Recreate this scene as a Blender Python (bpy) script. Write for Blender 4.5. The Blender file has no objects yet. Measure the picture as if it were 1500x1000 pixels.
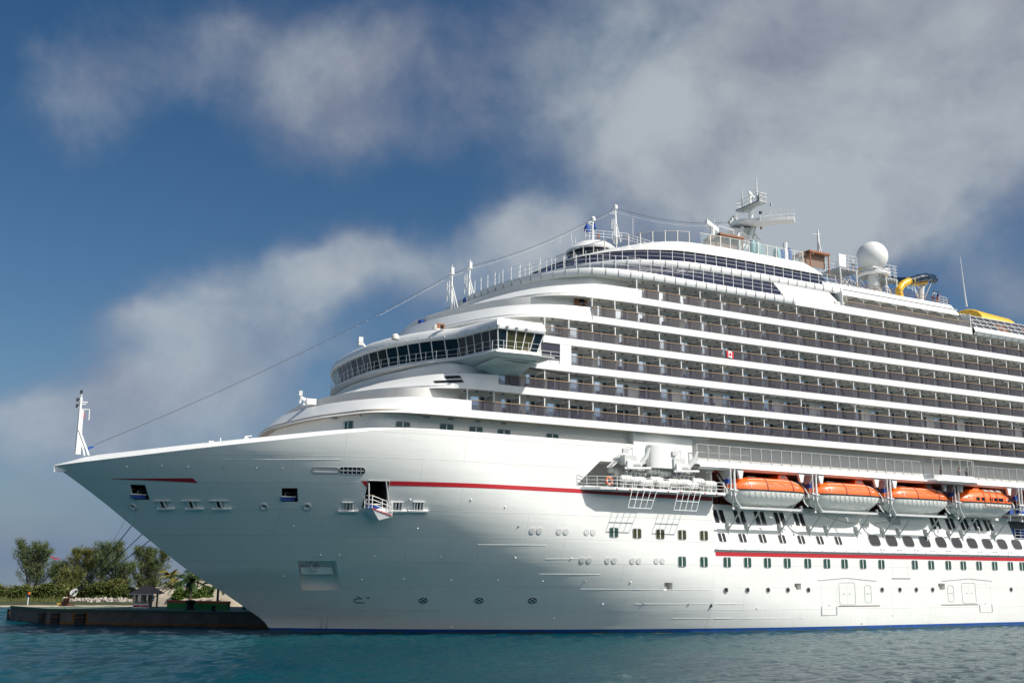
import bpy, bmesh, math, random
import numpy as np
from mathutils import Vector, Matrix, noise
random.seed(7)
S = bpy.context.scene
COL = S.collection
rad = math.radians
# ------------------------------------------------------------------ camera
F, TH, YAW, CX, CY, CZ, ROLL = 1549.95, .2125233, 1.0694749, -56.0036, -89.892, 6.3296, .008136
c_, s_ = math.cos(TH), math.sin(TH)
cy_, sy_ = math.cos(YAW), math.sin(YAW)
FW = Vector((cy_*c_, sy_*c_, s_)); RT = Vector((sy_, -cy_, 0)); UP = RT.cross(FW)
R2 = RT*math.cos(ROLL) + UP*math.sin(ROLL); U2 = -RT*math.sin(ROLL) + UP*math.cos(ROLL)
CAM = Vector((CX, CY, CZ))
cd = bpy.data.cameras.new('camera'); cam = bpy.data.objects.new('camera', cd); COL.objects.link(cam)
cd.sensor_width = 36; cd.sensor_fit = 'HORIZONTAL'; cd.lens = F/1500*36; cd.clip_start = .5; cd.clip_end = 8000
M = Matrix((R2, U2, -FW)).transposed().to_4x4(); M.translation = CAM
cam.matrix_world = M
S.camera = cam
def ray(u, v): return FW*F + R2*(u-750) - U2*(v-500)
def PY(u, v, y=0.):
    d = ray(u, v); return CAM + d*((y-CY)/d.y)
def PZ(u, v, z):
    d = ray(u, v); return CAM + d*((z-CZ)/d.z)
# ------------------------------------------------------------------ sun and sky
SUN = Vector((.66, -1.0, 1.18)).normalized()
sd = bpy.data.lights.new('sun', 'SUN'); so = bpy.data.objects.new('sun', sd); COL.objects.link(so)
sd.energy = 4.45; sd.angle = rad(.53); sd.color = (1, .955, .885)
so.rotation_euler = SUN.to_track_quat('Z', 'Y').to_euler(); so.location = (40, -60, 120)
S.view_settings.view_transform = 'Standard'; S.view_settings.look = 'None'
S.view_settings.exposure = .16; S.view_settings.gamma = 1
W = bpy.data.worlds.new('World'); S.world = W; W.use_nodes = True
def sky():
    nt = W.node_tree; N = nt.nodes; L = nt.links
    for n in list(N): N.remove(n)
    out = N.new('ShaderNodeOutputWorld'); bg = N.new('ShaderNodeBackground'); bg2 = N.new('ShaderNodeBackground')
    mix = N.new('ShaderNodeMixShader')
    sk = N.new('ShaderNodeTexSky'); sk.sky_type = 'NISHITA'; sk.sun_disc = False
    sk.sun_elevation = math.asin(SUN.z); sk.sun_rotation = math.atan2(SUN.x, SUN.y)
    sk.air_density = 1.0; sk.dust_density = .6; sk.ozone_density = 2.0
    hs = N.new('ShaderNodeHueSaturation'); hs.inputs['Saturation'].default_value = 1.30; hs.inputs['Value'].default_value = .9
    L.new(sk.outputs[0], hs.inputs['Color']); L.new(hs.outputs[0], bg.inputs[0]); SKN = sk; bg.inputs[1].default_value = .068
    tc = N.new('ShaderNodeTexCoord'); s0 = N.new('ShaderNodeSeparateXYZ'); L.new(tc.outputs['Generated'], s0.inputs[0]); mxz = N.new('ShaderNodeMath'); mxz.operation = 'MAXIMUM'; L.new(s0.outputs[2], mxz.inputs[0]); mxz.inputs[1].default_value = .012
    c0 = N.new('ShaderNodeCombineXYZ'); L.new(s0.outputs[0], c0.inputs[0]); L.new(s0.outputs[1], c0.inputs[1]); L.new(mxz.outputs[0], c0.inputs[2]); L.new(c0.outputs[0], sk.inputs['Vector'])
    def math_(op, a, b=None, c=None):
        n = N.new('ShaderNodeMath'); n.operation = op
        for k, x in enumerate((a, b, c)):
            if x is None: continue
            if isinstance(x, (int, float)): n.inputs[k].default_value = x
            else: L.new(x, n.inputs[k])
        return n.outputs[0]
    # wind-torn cloud edges: push the view direction about with noise first
    def noi(scale, det, rough, src=None, dist=0):
        n = N.new('ShaderNodeTexNoise'); n.inputs['Scale'].default_value = scale; n.inputs['Detail'].default_value = det
        n.inputs['Roughness'].default_value = rough; n.inputs['Distortion'].default_value = dist
        L.new(src or tc.outputs['Generated'], n.inputs['Vector']); return n
    n1 = noi(3.2, 5, .55)
    v1 = N.new('ShaderNodeVectorMath'); v1.operation = 'SUBTRACT'; L.new(n1.outputs['Color'], v1.inputs[0]); v1.inputs[1].default_value = (.5, .5, .5)
    v2 = N.new('ShaderNodeVectorMath'); v2.operation = 'SCALE'; L.new(v1.outputs[0], v2.inputs[0]); v2.inputs['Scale'].default_value = .22
    v3 = N.new('ShaderNodeVectorMath'); v3.operation = 'ADD'; L.new(tc.outputs['Generated'], v3.inputs[0]); L.new(v2.outputs[0], v3.inputs[1])
    sx = N.new('ShaderNodeSeparateXYZ'); L.new(v3.outputs[0], sx.inputs[0])
    az = math_('ARCTAN2', sx.outputs[1], sx.outputs[0]); el = math_('ARCSINE', sx.outputs[2])
    # (azimuth, elevation, half width, half height, weight) of each cloud bank, in degrees
    banks = CLOUDS
    tot = None
    for a, e, ra, re, w in banks:
        da = math_('MULTIPLY', math_('SUBTRACT', az, rad(a)), 1/rad(ra)); de = math_('MULTIPLY', math_('SUBTRACT', el, rad(e)), 1/rad(re))
        d2 = math_('ADD', math_('MULTIPLY', da, da), math_('MULTIPLY', de, de))
        g = math_('MULTIPLY', math_('EXPONENT', math_('MULTIPLY', d2, -1)), w)
        tot = g if tot is None else math_('ADD', tot, g)
    n2 = noi(5.5, 7, .58, dist=.3); n4 = noi(17, 5, .6, dist=.2)
    m = math_('ADD', tot, math_('MULTIPLY', math_('SUBTRACT', n2.outputs[0], .5), 1.55))
    m = math_('ADD', m, math_('MULTIPLY', math_('SUBTRACT', n4.outputs[0], .5), .55))
    mr = N.new('ShaderNodeMapRange'); mr.interpolation_type = 'SMOOTHSTEP'; L.new(m, mr.inputs[0])
    mr.inputs[1].default_value = .22; mr.inputs[2].default_value = 1.35; mr.inputs[3].default_value = 0.0; mr.inputs[4].default_value = .88
    n3 = noi(7, 6, .55)
    n5 = noi(3.1, 8, .6, dist=.6); sh = math_('ADD', math_('ADD', math_('MULTIPLY', math_('MINIMUM', tot, 1.1), .50), math_('MULTIPLY', n3.outputs[0], 1.1)), math_('MULTIPLY', math_('SUBTRACT', n5.outputs[0], .64), 1.2))
    cr = N.new('ShaderNodeValToRGB'); L.new(sh, cr.inputs[0])
    cr.color_ramp.elements[0].position = .25; cr.color_ramp.elements[0].color = (.135, .165, .265, 1)
    cr.color_ramp.elements[1].position = 1.05; cr.color_ramp.elements[1].color = (.43, .47, .495, 1)
    e2 = cr.color_ramp.elements.new(.62); e2.color = (.24, .26, .325, 1)
    # thin veil low over the horizon
    hz = math_('MULTIPLY', math_('EXPONENT', math_('MULTIPLY', math_('ABSOLUTE', el), -1/rad(7))), .80)
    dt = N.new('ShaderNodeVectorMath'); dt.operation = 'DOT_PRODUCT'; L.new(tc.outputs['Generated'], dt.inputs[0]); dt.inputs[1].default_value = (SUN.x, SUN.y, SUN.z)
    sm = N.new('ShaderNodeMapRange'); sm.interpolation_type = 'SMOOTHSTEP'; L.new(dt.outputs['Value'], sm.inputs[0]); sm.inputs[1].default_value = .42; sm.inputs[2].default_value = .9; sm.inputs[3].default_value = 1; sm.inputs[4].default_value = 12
    L.new(sm.outputs[0], bg2.inputs[1])   # unseen clouds near the sun boosted as added fill light for the shaded hull
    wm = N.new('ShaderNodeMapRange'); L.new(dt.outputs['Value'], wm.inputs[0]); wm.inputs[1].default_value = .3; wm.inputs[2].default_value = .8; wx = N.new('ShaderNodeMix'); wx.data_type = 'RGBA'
    L.new(wm.outputs[0], wx.inputs[0]); L.new(cr.outputs[0], wx.inputs[6]); wx.inputs[7].default_value = (.42, .385, .335, 1); L.new(wx.outputs[2], bg2.inputs[0])  # warm tint put into the added cloud fill to grey the blue shade
    bg3 = N.new('ShaderNodeBackground'); bg3.inputs[0].default_value = (.115, .19, .335, 1); bg3.inputs[1].default_value = 1; mixh = N.new('ShaderNodeMixShader')
    L.new(hz, mixh.inputs[0]); L.new(mix.outputs[0], mixh.inputs[1]); L.new(bg3.outputs[0], mixh.inputs[2]); 
    pass
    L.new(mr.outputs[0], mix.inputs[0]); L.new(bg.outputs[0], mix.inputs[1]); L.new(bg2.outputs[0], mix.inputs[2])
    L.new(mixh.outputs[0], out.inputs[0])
def azel(u, v):
    r = ray(u, v).normalized(); return math.degrees(math.atan2(r.y, r.x)), math.degrees(math.asin(r.z))
CLOUDS = []
for u, v, a, b, w in [(1120, 60, 14, 10, 1.15), (1330, 120, 9, 7, 1.0), (1000, 180, 7, 4, .75), (1180, 250, 7, 4, .75), (1450, 20, 8, 6, .9), (1210, 330, 5, 3, .55),
                      (330, 110, 9, 4.5, .40), (600, 90, 8, 4, .42), (120, 150, 6, 3, .4), (420, 40, 8, 3, .35), (520, 190, 6, 2.5, .35),
                      (770, 330, 3.6, 2.2, .9), (560, 390, 5.2, 2.2, .85), (420, 400, 5, 2.0, .68), (330, 470, 6, 2.6, .6), (480, 500, 6, 2.4, .58), (250, 570, 5.5, 2.2, .78),
                      (140, 680, 9, 3, .8), (40, 610, 4, 1.8, .7), (200, 480, 3, 1.4, .5), (1340, 330, 3, 2.4, .6), (1490, 420, 2.5, 2, .8),
                      (380, 620, 7, 3, .5), (820, 420, 6, 3, .7), (40, 360, 3, 1.2, .3)]:
    ae = azel(u, v); CLOUDS.append((ae[0], ae[1], a, b, w))
# unseen clouds behind the camera and overhead, for reflections and added fill light
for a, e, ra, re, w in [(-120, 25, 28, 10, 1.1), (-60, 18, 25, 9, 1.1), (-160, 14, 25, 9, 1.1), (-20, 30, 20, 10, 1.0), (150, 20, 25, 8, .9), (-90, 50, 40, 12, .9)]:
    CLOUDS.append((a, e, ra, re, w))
sky()
# ------------------------------------------------------------------ materials
def mat(name, col, rough=.5, metal=0., var=0., vscale=3., bump=0., bscale=20., alpha=1., spec=.5, coat=0., emis=None):
    m = bpy.data.materials.new(name); m.use_nodes = True; nt = m.node_tree; N = nt.nodes; L = nt.links
    b = N['Principled BSDF']; b.inputs['Base Color'].default_value = (*col, 1); b.inputs['Roughness'].default_value = rough
    b.inputs['Metallic'].default_value = metal; b.inputs['Alpha'].default_value = alpha; b.inputs['Specular IOR Level'].default_value = spec
    b.inputs['Coat Weight'].default_value = coat; b.inputs['Coat Roughness'].default_value = .08
    tc = N.new('ShaderNodeTexCoord')
    if var or bump:
        n = N.new('ShaderNodeTexNoise'); n.inputs['Scale'].default_value = vscale; n.inputs['Detail'].default_value = 6; n.inputs['Roughness'].default_value = .62
        L.new(tc.outputs['Object'], n.inputs['Vector'])
    if var:
        mr = N.new('ShaderNodeMapRange'); L.new(n.outputs[0], mr.inputs[0]); mr.inputs[1].default_value = .3; mr.inputs[2].default_value = .7
        mr.inputs[3].default_value = 1-var; mr.inputs[4].default_value = 1+var*.6
        h = N.new('ShaderNodeHueSaturation'); h.inputs['Color'].default_value = (*col, 1); L.new(mr.outputs[0], h.inputs['Value']); L.new(h.outputs[0], b.inputs['Base Color'])
    if bump:
        n2 = N.new('ShaderNodeTexNoise'); n2.inputs['Scale'].default_value = bscale; n2.inputs['Detail'].default_value = 4; L.new(tc.outputs['Object'], n2.inputs['Vector'])
        bp = N.new('ShaderNodeBump'); bp.inputs['Strength'].default_value = bump; bp.inputs['Distance'].default_value = .05
        L.new(n2.outputs[0], bp.inputs['Height']); L.new(bp.outputs[0], b.inputs['Normal'])
    return m
def steel_mat(name, col, rough=.34, seam=1.0, dirt=.06):
    """painted ship plating: welded strakes, slight dishing between frames, rain streaks"""
    m = bpy.data.materials.new(name); m.use_nodes = True; nt = m.node_tree; N = nt.nodes; L = nt.links
    b = N['Principled BSDF']; b.inputs['Roughness'].default_value = rough
    tc = N.new('ShaderNodeTexCoord'); sp = N.new('ShaderNodeSeparateXYZ'); L.new(tc.outputs['Object'], sp.inputs[0])
    cb = N.new('ShaderNodeCombineXYZ'); L.new(sp.outputs[0], cb.inputs[0]); L.new(sp.outputs[2], cb.inputs[1])
    br = N.new('ShaderNodeTexBrick'); L.new(cb.outputs[0], br.inputs['Vector']); br.offset = .37; br.inputs['Scale'].default_value = 1
    br.inputs['Brick Width'].default_value = 11.3; br.inputs['Row Height'].default_value = 2.35; br.inputs['Mortar Size'].default_value = .03; br.inputs['Mortar Smooth'].default_value = .5
    br.inputs['Color1'].default_value = (1, 1, 1, 1); br.inputs['Color2'].default_value = (.86, .87, .87, 1); br.inputs['Mortar'].default_value = (.74, .74, .74, 1)
    br.inputs['Bias'].default_value = -.2
    n = N.new('ShaderNodeTexNoise'); n.inputs['Scale'].default_value = .5; n.inputs['Detail'].default_value = 5; L.new(tc.outputs['Object'], n.inputs['Vector'])
    mp = N.new('ShaderNodeMapping'); mp.inputs['Scale'].default_value = (1.6, 1.6, .10); L.new(tc.outputs['Object'], mp.inputs[0])
    st = N.new('ShaderNodeTexNoise'); st.inputs['Scale'].default_value = 2.2; st.inputs['Detail'].default_value = 6; st.inputs['Roughness'].default_value = .7; L.new(mp.outputs[0], st.inputs['Vector'])
    a = N.new('ShaderNodeMath'); a.operation = 'MULTIPLY_ADD'; L.new(st.outputs[0], a.inputs[0]); a.inputs[1].default_value = .8; 
    L.new(n.outputs[0], a.inputs[2])
    mr = N.new('ShaderNodeMapRange'); L.new(a.outputs[0], mr.inputs[0]); mr.inputs[1].default_value = .6; mr.inputs[2].default_value = 1.2; mr.inputs[3].default_value = 1; mr.inputs[4].default_value = 1-dirt
    h = N.new('ShaderNodeHueSaturation'); h.inputs['Color'].default_value = (*col, 1); L.new(mr.outputs[0], h.inputs['Value'])
    mx = N.new('ShaderNodeMix'); mx.data_type = 'RGBA'; mx.blend_type = 'MULTIPLY'; mx.inputs[0].default_value = .28*seam
    L.new(h.outputs[0], mx.inputs[6]); L.new(br.outputs[0], mx.inputs[7])
    # rust weeping down from the plating in a few thin runs, and grime near the water
    mr2 = N.new('ShaderNodeMapping'); mr2.inputs['Scale'].default_value = (2.6, 2.6, .16); L.new(tc.outputs['Object'], mr2.inputs[0]); rn = N.new('ShaderNodeTexNoise'); rn.inputs['Scale'].default_value = 1.7; rn.inputs['Detail'].default_value = 8; rn.inputs['Roughness'].default_value = .75; L.new(mr2.outputs[0], rn.inputs['Vector'])
    rr_ = N.new('ShaderNodeMapRange'); L.new(rn.outputs[0], rr_.inputs[0]); rr_.inputs[1].default_value = .64; rr_.inputs[2].default_value = .80; rr_.inputs[3].default_value = 0; rr_.inputs[4].default_value = .5*seam
    mz = N.new('ShaderNodeMix'); mz.data_type = 'RGBA'; L.new(rr_.outputs[0], mz.inputs[0]); L.new(mx.outputs[2], mz.inputs[6]); mz.inputs[7].default_value = (.46, .40, .32, 1)
    gz = N.new('ShaderNodeMath'); gz.operation = 'MULTIPLY_ADD'; L.new(st.outputs[0], gz.inputs[0]); gz.inputs[1].default_value = -2.2; L.new(sp.outputs[2], gz.inputs[2])
    g2 = N.new('ShaderNodeMapRange'); L.new(gz.outputs[0], g2.inputs[0]); g2.inputs[1].default_value = .9; g2.inputs[2].default_value = -.9; g2.inputs[3].default_value = 0; g2.inputs[4].default_value = .22
    mg = N.new('ShaderNodeMix'); mg.data_type = 'RGBA'; L.new(g2.outputs[0], mg.inputs[0]); L.new(mz.outputs[2], mg.inputs[6]); mg.inputs[7].default_value = (.42, .42, .36, 1); L.new(mg.outputs[2], b.inputs['Base Color'])
    wv = N.new('ShaderNodeTexNoise'); mp2 = N.new('ShaderNodeMapping'); mp2.inputs['Scale'].default_value = (.16, .16, 1.3); L.new(tc.outputs['Object'], mp2.inputs[0])
    L.new(mp2.outputs[0], wv.inputs['Vector']); wv.inputs['Scale'].default_value = .9; wv.inputs['Detail'].default_value = 2
    b1 = N.new('ShaderNodeBump'); b1.inputs['Strength'].default_value = 0.07*seam; b1.inputs['Distance'].default_value = .35; L.new(wv.outputs[0], b1.inputs['Height'])
    b2 = N.new('ShaderNodeBump'); b2.inputs['Strength'].default_value = .6*seam; b2.inputs['Distance'].default_value = .03; L.new(br.outputs[1], b2.inputs['Height']); L.new(b1.outputs[0], b2.inputs['Normal'])
    L.new(b2.outputs[0], b.inputs['Normal'])
    return m
def glass_mat(name, col, alpha, rough=.08):
    m = mat(name, col, rough, alpha=alpha, spec=.6); return m
def scum_mat():
    m = mat('boot_top_blue', (.010, .075, .30), .5, var=.35, vscale=1.3); nt = m.node_tree; N = nt.nodes; L = nt.links; b = N['Principled BSDF']; tc = N.new('ShaderNodeTexCoord'); sp = N.new('ShaderNodeSeparateXYZ'); L.new(tc.outputs['Object'], sp.inputs[0])
    mp = N.new('ShaderNodeMapping'); mp.inputs['Scale'].default_value = (.5, .5, 2); L.new(tc.outputs['Object'], mp.inputs[0]); n = N.new('ShaderNodeTexNoise'); n.inputs['Scale'].default_value = 1.1; n.inputs['Detail'].default_value = 7; L.new(mp.outputs[0], n.inputs['Vector'])
    a = N.new('ShaderNodeMath'); a.operation = 'MULTIPLY_ADD'; L.new(n.outputs[0], a.inputs[0]); a.inputs[1].default_value = .5; L.new(sp.outputs[2], a.inputs[2]); mr = N.new('ShaderNodeMapRange'); L.new(a.outputs[0], mr.inputs[0]); mr.inputs[1].default_value = .44; mr.inputs[2].default_value = .30; mr.inputs[3].default_value = 0; mr.inputs[4].default_value = .9
    old = b.inputs['Base Color'].links[0].from_socket; mx = N.new('ShaderNodeMix'); mx.data_type = 'RGBA'; L.new(mr.outputs[0], mx.inputs[0]); L.new(old, mx.inputs[6]); mx.inputs[7].default_value = (.05, .075, .06, 1); L.new(mx.outputs[2], b.inputs['Base Color']); return m
MT = dict(
    hull=steel_mat('white_hull_paint', (.81, .82, .79), .46), white=mat('white_paint', (.80, .81, .79), .38, var=.05, vscale=1.2),
    sup=steel_mat('superstructure_paint', (.80, .81, .79), .36, .45, .04),
    wall=mat('deck_house_paint', (.86, .85, .81), .5, var=.06), soffit=mat('deckhead_paint', (.84, .83, .78), .6, var=.08),
    tan=mat('tan_deckhead', (.50, .41, .31), .6, var=.12), blue=scum_mat(),
    red=mat('stripe_red', (.50, .02, .03), .4, var=.08), dred=mat('recess_red_brown', (.40, .13, .09), .6, var=.25, vscale=.8),
    div=mat('divider_grey', (.46, .445, .41), .55, var=.1), pglass=glass_mat('tinted_balcony_glass', (.07, .062, .08), .52, .15),
    rail=mat('teak_handrail', (.36, .25, .16), .5, var=.2), curtain=mat('cabin_glass', (.72, .82, .90), .10, metal=.75, var=.12, vscale=.7),
    dark=mat('dark_glass', (.012, .014, .02), .12, spec=.3), drape=mat('white_drape', (.72, .70, .66), .6, var=.2), navy=mat('navy_window_band', (.030, .032, .055), .14, var=.3, vscale=.6),
    green=mat('green_glass', (.02, .075, .058), .08, spec=.8, var=.3), bronze=mat('bronze_glass', (.055, .055, .025), .1, spec=.4, var=.3),
    bridge=mat('bridge_glass', (.004, .016, .028), .05, spec=.45), black=mat('black_paint', (.012, .012, .014), .6),
    grey=mat('grey_steel', (.38, .40, .40), .5, var=.12), lgrey=mat('pale_grey_steel', (.60, .61, .60), .45, var=.08),
    frame=mat('window_frame_grey', (.30, .31, .31), .5), orange=mat('lifeboat_orange', (.92, .15, .014), .35, var=.1, coat=.3),
    boat=mat('lifeboat_white', (.84, .85, .80), .3, var=.08, coat=.3), rust=mat('rusty_brown', (.14, .06, .03), .8, var=.4),
    steel=mat('stainless_post', (.55, .54, .50), .35, metal=.4), clear=glass_mat('clear_screen_glass', (.30, .40, .42), .30, .05),
    smoke=glass_mat('smoked_screen_glass', (.07, .07, .07), .20, .08), yellow=mat('slide_yellow', (.78, .46, .02), .35, coat=.3),
    dblue=mat('slide_navy', (.004, .018, .045), .3, coat=.2), wood=mat('warm_wood', (.30, .115, .05), .5, var=.3, vscale=4),
    canvas=mat('brown_canvas', (.24, .16, .12), .8, var=.1), blue2=mat('canvas_blue', (.01, .06, .30), .7), mesh=mat('chair_blue_mesh', (.055, .07, .17), .7),
    skin=mat('skin', (.45, .25, .17), .6), rope=mat('mooring_rope', (.05, .055, .06), .8), pale=mat('pale_rope', (.62, .64, .62), .8), teal=mat('teal_paint', (.18, .36, .38), .5),
    lamp=mat('lamp_white', (.7, .68, .62), .4), rred=mat('flag_red', (.62, .02, .03), .7), cloth=mat('white_cloth', (.8, .8, .8), .8),
)
# ------------------------------------------------------------------ mesh builder
class MB:
    def __init__(s): s.v = []; s.f = []; s.m = []; s.sm = []; s.mats = []
    def mi(s, k):
        k = MT[k] if isinstance(k, str) else k
        if k not in s.mats: s.mats.append(k)
        return s.mats.index(k)
    def add(s, vs, fs, k, smooth=False):
        o = len(s.v); i = s.mi(k); s.v += [tuple(x) for x in vs]
        for f in fs: s.f.append(tuple(o+j for j in f)); s.m.append(i); s.sm.append(smooth)
    def box(s, lo, hi, k):
        x0, y0, z0 = lo; x1, y1, z1 = hi
        s.add([(x0, y0, z0), (x1, y0, z0), (x1, y1, z0), (x0, y1, z0), (x0, y0, z1), (x1, y0, z1), (x1, y1, z1), (x0, y1, z1)],
              [(0, 3, 2, 1), (4, 5, 6, 7), (0, 1, 5, 4), (1, 2, 6, 5), (2, 3, 7, 6), (3, 0, 4, 7)], k)
    def cbox(s, c, d, k): s.box([c[i]-d[i]/2 for i in range(3)], [c[i]+d[i]/2 for i in range(3)], k)
    def tube(s, pts, r, k, n=6, cap=True, smooth=True):
        pts = [Vector(p) for p in pts]; rs = r if isinstance(r, (list, tuple)) else [r]*len(pts); vs = []; fs = []
        up = None
        for i, p in enumerate(pts):
            t = (pts[min(i+1, len(pts)-1)]-pts[max(i-1, 0)]).normalized()
            if up is None: up = Vector((0, 0, 1)) if abs(t.z) < .9 else Vector((1, 0, 0))
            a = t.cross(up); a = a.normalized() if a.length > 1e-6 else t.orthogonal().normalized(); b = t.cross(a); up = -b if b.dot(up) < 0 else b
            for j in range(n):
                w = 2*math.pi*(j+.5)/n; vs.append(p+(a*math.cos(w)+b*math.sin(w))*rs[i])
        for i in range(len(pts)-1):
            for j in range(n):
                k2 = (j+1) % n; fs.append((i*n+j, i*n+k2, (i+1)*n+k2, (i+1)*n+j))
        s.add(vs, fs, k, smooth)
        if cap: s.add(vs[:n], [tuple(range(n))[::-1]], k); s.add(vs[-n:], [tuple(range(n))], k)
    def prism(s, poly, k, vec):
        """polygon of 3D points pushed along vec"""
        n = len(poly); P = [Vector(p) for p in poly]; Q = [p+Vector(vec) for p in P]
        s.add(P+Q, [tuple(range(n))[::-1], tuple(range(n, 2*n))]+[(i, (i+1) % n, n+(i+1) % n, n+i) for i in range(n)], k)
    def grid(s, rows, k, smooth=True, closed=False, flip=False):
        n = len(rows[0]); vs = [p for r in rows for p in r]; fs = []
        for i in range(len(rows)-1):
            for j in range(n-1 if not closed else n):
                j2 = (j+1) % n; q = (i*n+j, i*n+j2, (i+1)*n+j2, (i+1)*n+j); fs.append(q[::-1] if flip else q)
        s.add(vs, fs, k, smooth)
    def lathe(s, prof, k, c=(0, 0, 0), n=16, axis='z', smooth=True):
        rows = []
        for r, h in prof:
            row = []
            for j in range(n):
                a = 2*math.pi*j/n; p = (r*math.cos(a), r*math.sin(a), h)
                if axis == 'x': p = (h, r*math.cos(a), r*math.sin(a))
                if axis == 'y': p = (r*math.cos(a), h, r*math.sin(a))
                row.append((p[0]+c[0], p[1]+c[1], p[2]+c[2]))
            rows.append(row)
        s.grid(rows, k, smooth, True)
    def build(s, name, parent=None, recalc=True):
        me = bpy.data.meshes.new(name); me.from_pydata(s.v, [], s.f)
        for m in s.mats: me.materials.append(m)
        me.polygons.foreach_set('material_index', s.m); me.polygons.foreach_set('use_smooth', s.sm); me.update()
        if recalc:
            bm = bmesh.new(); bm.from_mesh(me); bmesh.ops.recalc_face_normals(bm, faces=bm.faces); bm.to_mesh(me); bm.free()
        if any(s.sm): me.set_sharp_from_angle(angle=rad(38))
        o = bpy.data.objects.new(name, me); COL.objects.link(o)
        if parent: o.parent = parent
        return o
def tag(o, label=None, cat=None, group=None, kind=None):
    if label: o['label'] = label
    if cat: o['category'] = cat
    if group: o['group'] = group
    if kind: o['kind'] = kind
    return o
def empty(name, loc, label=None, cat=None, group=None):
    o = bpy.data.objects.new(name, None); o.empty_display_size = .3; o.location = loc; COL.objects.link(o); tag(o, label, cat, group); return o
def inst(src, loc, parent=None, rotz=0., mw=None):
    o = src.copy(); COL.objects.link(o); o.parent = parent
    if mw is not None: o.matrix_local = mw
    else: o.location = loc; o.rotation_euler = (0, 0, rotz)
    return o
def copy_tree(o, loc, label=None, rotz=None):
    c = o.copy(); COL.objects.link(c); c.location = loc
    if rotz is not None: c.rotation_euler = (0, 0, rotz)
    if label: c['label'] = label
    for ch in o.children:
        d = ch.copy(); COL.objects.link(d); d.parent = c
        for g in ch.children:
            e = g.copy(); COL.objects.link(e); e.parent = d
    return c
def many(name, mb, mats4, parent, limit=100):
    """one mesh placed many times: the nearest are parts of their own, the rest one part"""
    order = sorted(mats4, key=lambda m: (m.translation-CAM).length)
    first = mb.build(name, parent); first.matrix_local = order[0]; outs = [first]
    for m in order[1:limit]: outs.append(inst(first, None, parent, mw=m))
    rest = order[limit:]
    if rest:
        r = MB(); r.mats = mb.mats
        for m in rest:
            o = len(r.v); r.v += [tuple(m @ Vector(p)) for p in mb.v]; r.f += [tuple(o+j for j in f) for f in mb.f]; r.m += mb.m; r.sm += mb.sm
        q = r.build(name, parent); q['kind'] = 'stuff'
    return outs
def T(x, y, z, rz=0., sx=1.): return Matrix.Translation((x, y, z)) @ Matrix.Rotation(rz, 4, 'Z') @ Matrix.Diagonal((sx, 1, 1, 1))
# ------------------------------------------------------------------ the ship: datum
# x runs aft along the ship, y = 0 is the port balcony face, z = 0 the water
YC = 19.4; HY = .8; DZ = 2.75; PITCH = 2.8686; XE = 150.; ZB = [20.5493+DZ*k for k in range(7)]
ship = empty('cruise_ship', (0, 0, 0), 'huge white cruise ship with red stripe and stacked balcony decks moored beside the concrete pier', 'cruise ship')
def ip(x, tab):
    return float(np.interp(x, [a for a, b in tab], [b for a, b in tab]))
STEM = [(-.13, -23.3), (.006, -23.75), (.076, -24.65), (.15, -26.45), (.27, -29.35), (.37, -32.15), (.5, -34.95), (.63, -37.65), (.77, -40.45), (.89, -43.05), (1., -45.6)]
SHEER = [(-45.6, 15.68), (-43.5, 15.93), (-39.3, 16.4), (-34.1, 17.05), (-28.8, 17.7), (-23.2, 18.47), (-20.2, 18.86), (-17.6, 19.14), (-11.4, 19.22), (8.3, 19.2)]
XM = 8.3
def half(x, q):
    q = max(0., min(1., q)); xs = ip(q, STEM); xf = 46-58*(1-(1-q)**1.7); n = 2.5-.35*q
    t = (x-xs)/(xf-xs)
    if t <= 0: return 0.
    return (YC-HY)*(1-(1-min(t, 1.))**n)
def col_q(x, z):
    t = (x+45.6)/(XM+45.6)
    for _ in range(14):
        t = max(0, min(1, t)); zt = ip(-45.6+t*(XM+45.6), SHEER); q = z/zt; xs = ip(q, STEM); t = (x-xs)/(XM-xs)
    return q
def hull_y(x, z):
    if x >= 18.62 and z > 8.9: return HY+(min(z, 13.6)-8.9)*.38
    if x >= XM: return YC-half(x, z/19.2)
    return YC-half(x, col_q(x, z))
def on_hull(u, v):
    """point of the port side seen along one sight line, found by marching through the real hull surface"""
    d = ray(u, v); lo, hi = None, None
    y = -2.
    def g(y):
        p = CAM+d*((y-CY)/d.y); return y-hull_y(p.x, max(0, p.z)), p
    a = g(-2.)[0]
    while y < YC:
        b, _ = g(y+.4)
        if b > 0: break
        y += .4
    lo, hi = y, y+.4
    for _ in range(25):
        m = (lo+hi)/2
        if g(m)[0] > 0: hi = m
        else: lo = m
    return g(lo)[1]
def hull_frame(p, off=.0):
    """matrix standing on the hull plating: local x along the ship, z up the plating, -y outward"""
    e = .25
    px = Vector((e, hull_y(p.x+e, p.z)-hull_y(p.x, p.z), 0)).normalized()
    pz = Vector((0, hull_y(p.x, p.z+e)-hull_y(p.x, p.z), e)).normalized()
    n = px.cross(pz).normalized()
    if n.y > 0: n = -n
    x = px; z = n.cross(x)*-1
    if z.z < 0: z = -z
    m = Matrix((x, -n, z)).transposed().to_4x4(); m.translation = Vector((p.x, hull_y(p.x, p.z), p.z))+n*off
    return m
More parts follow.
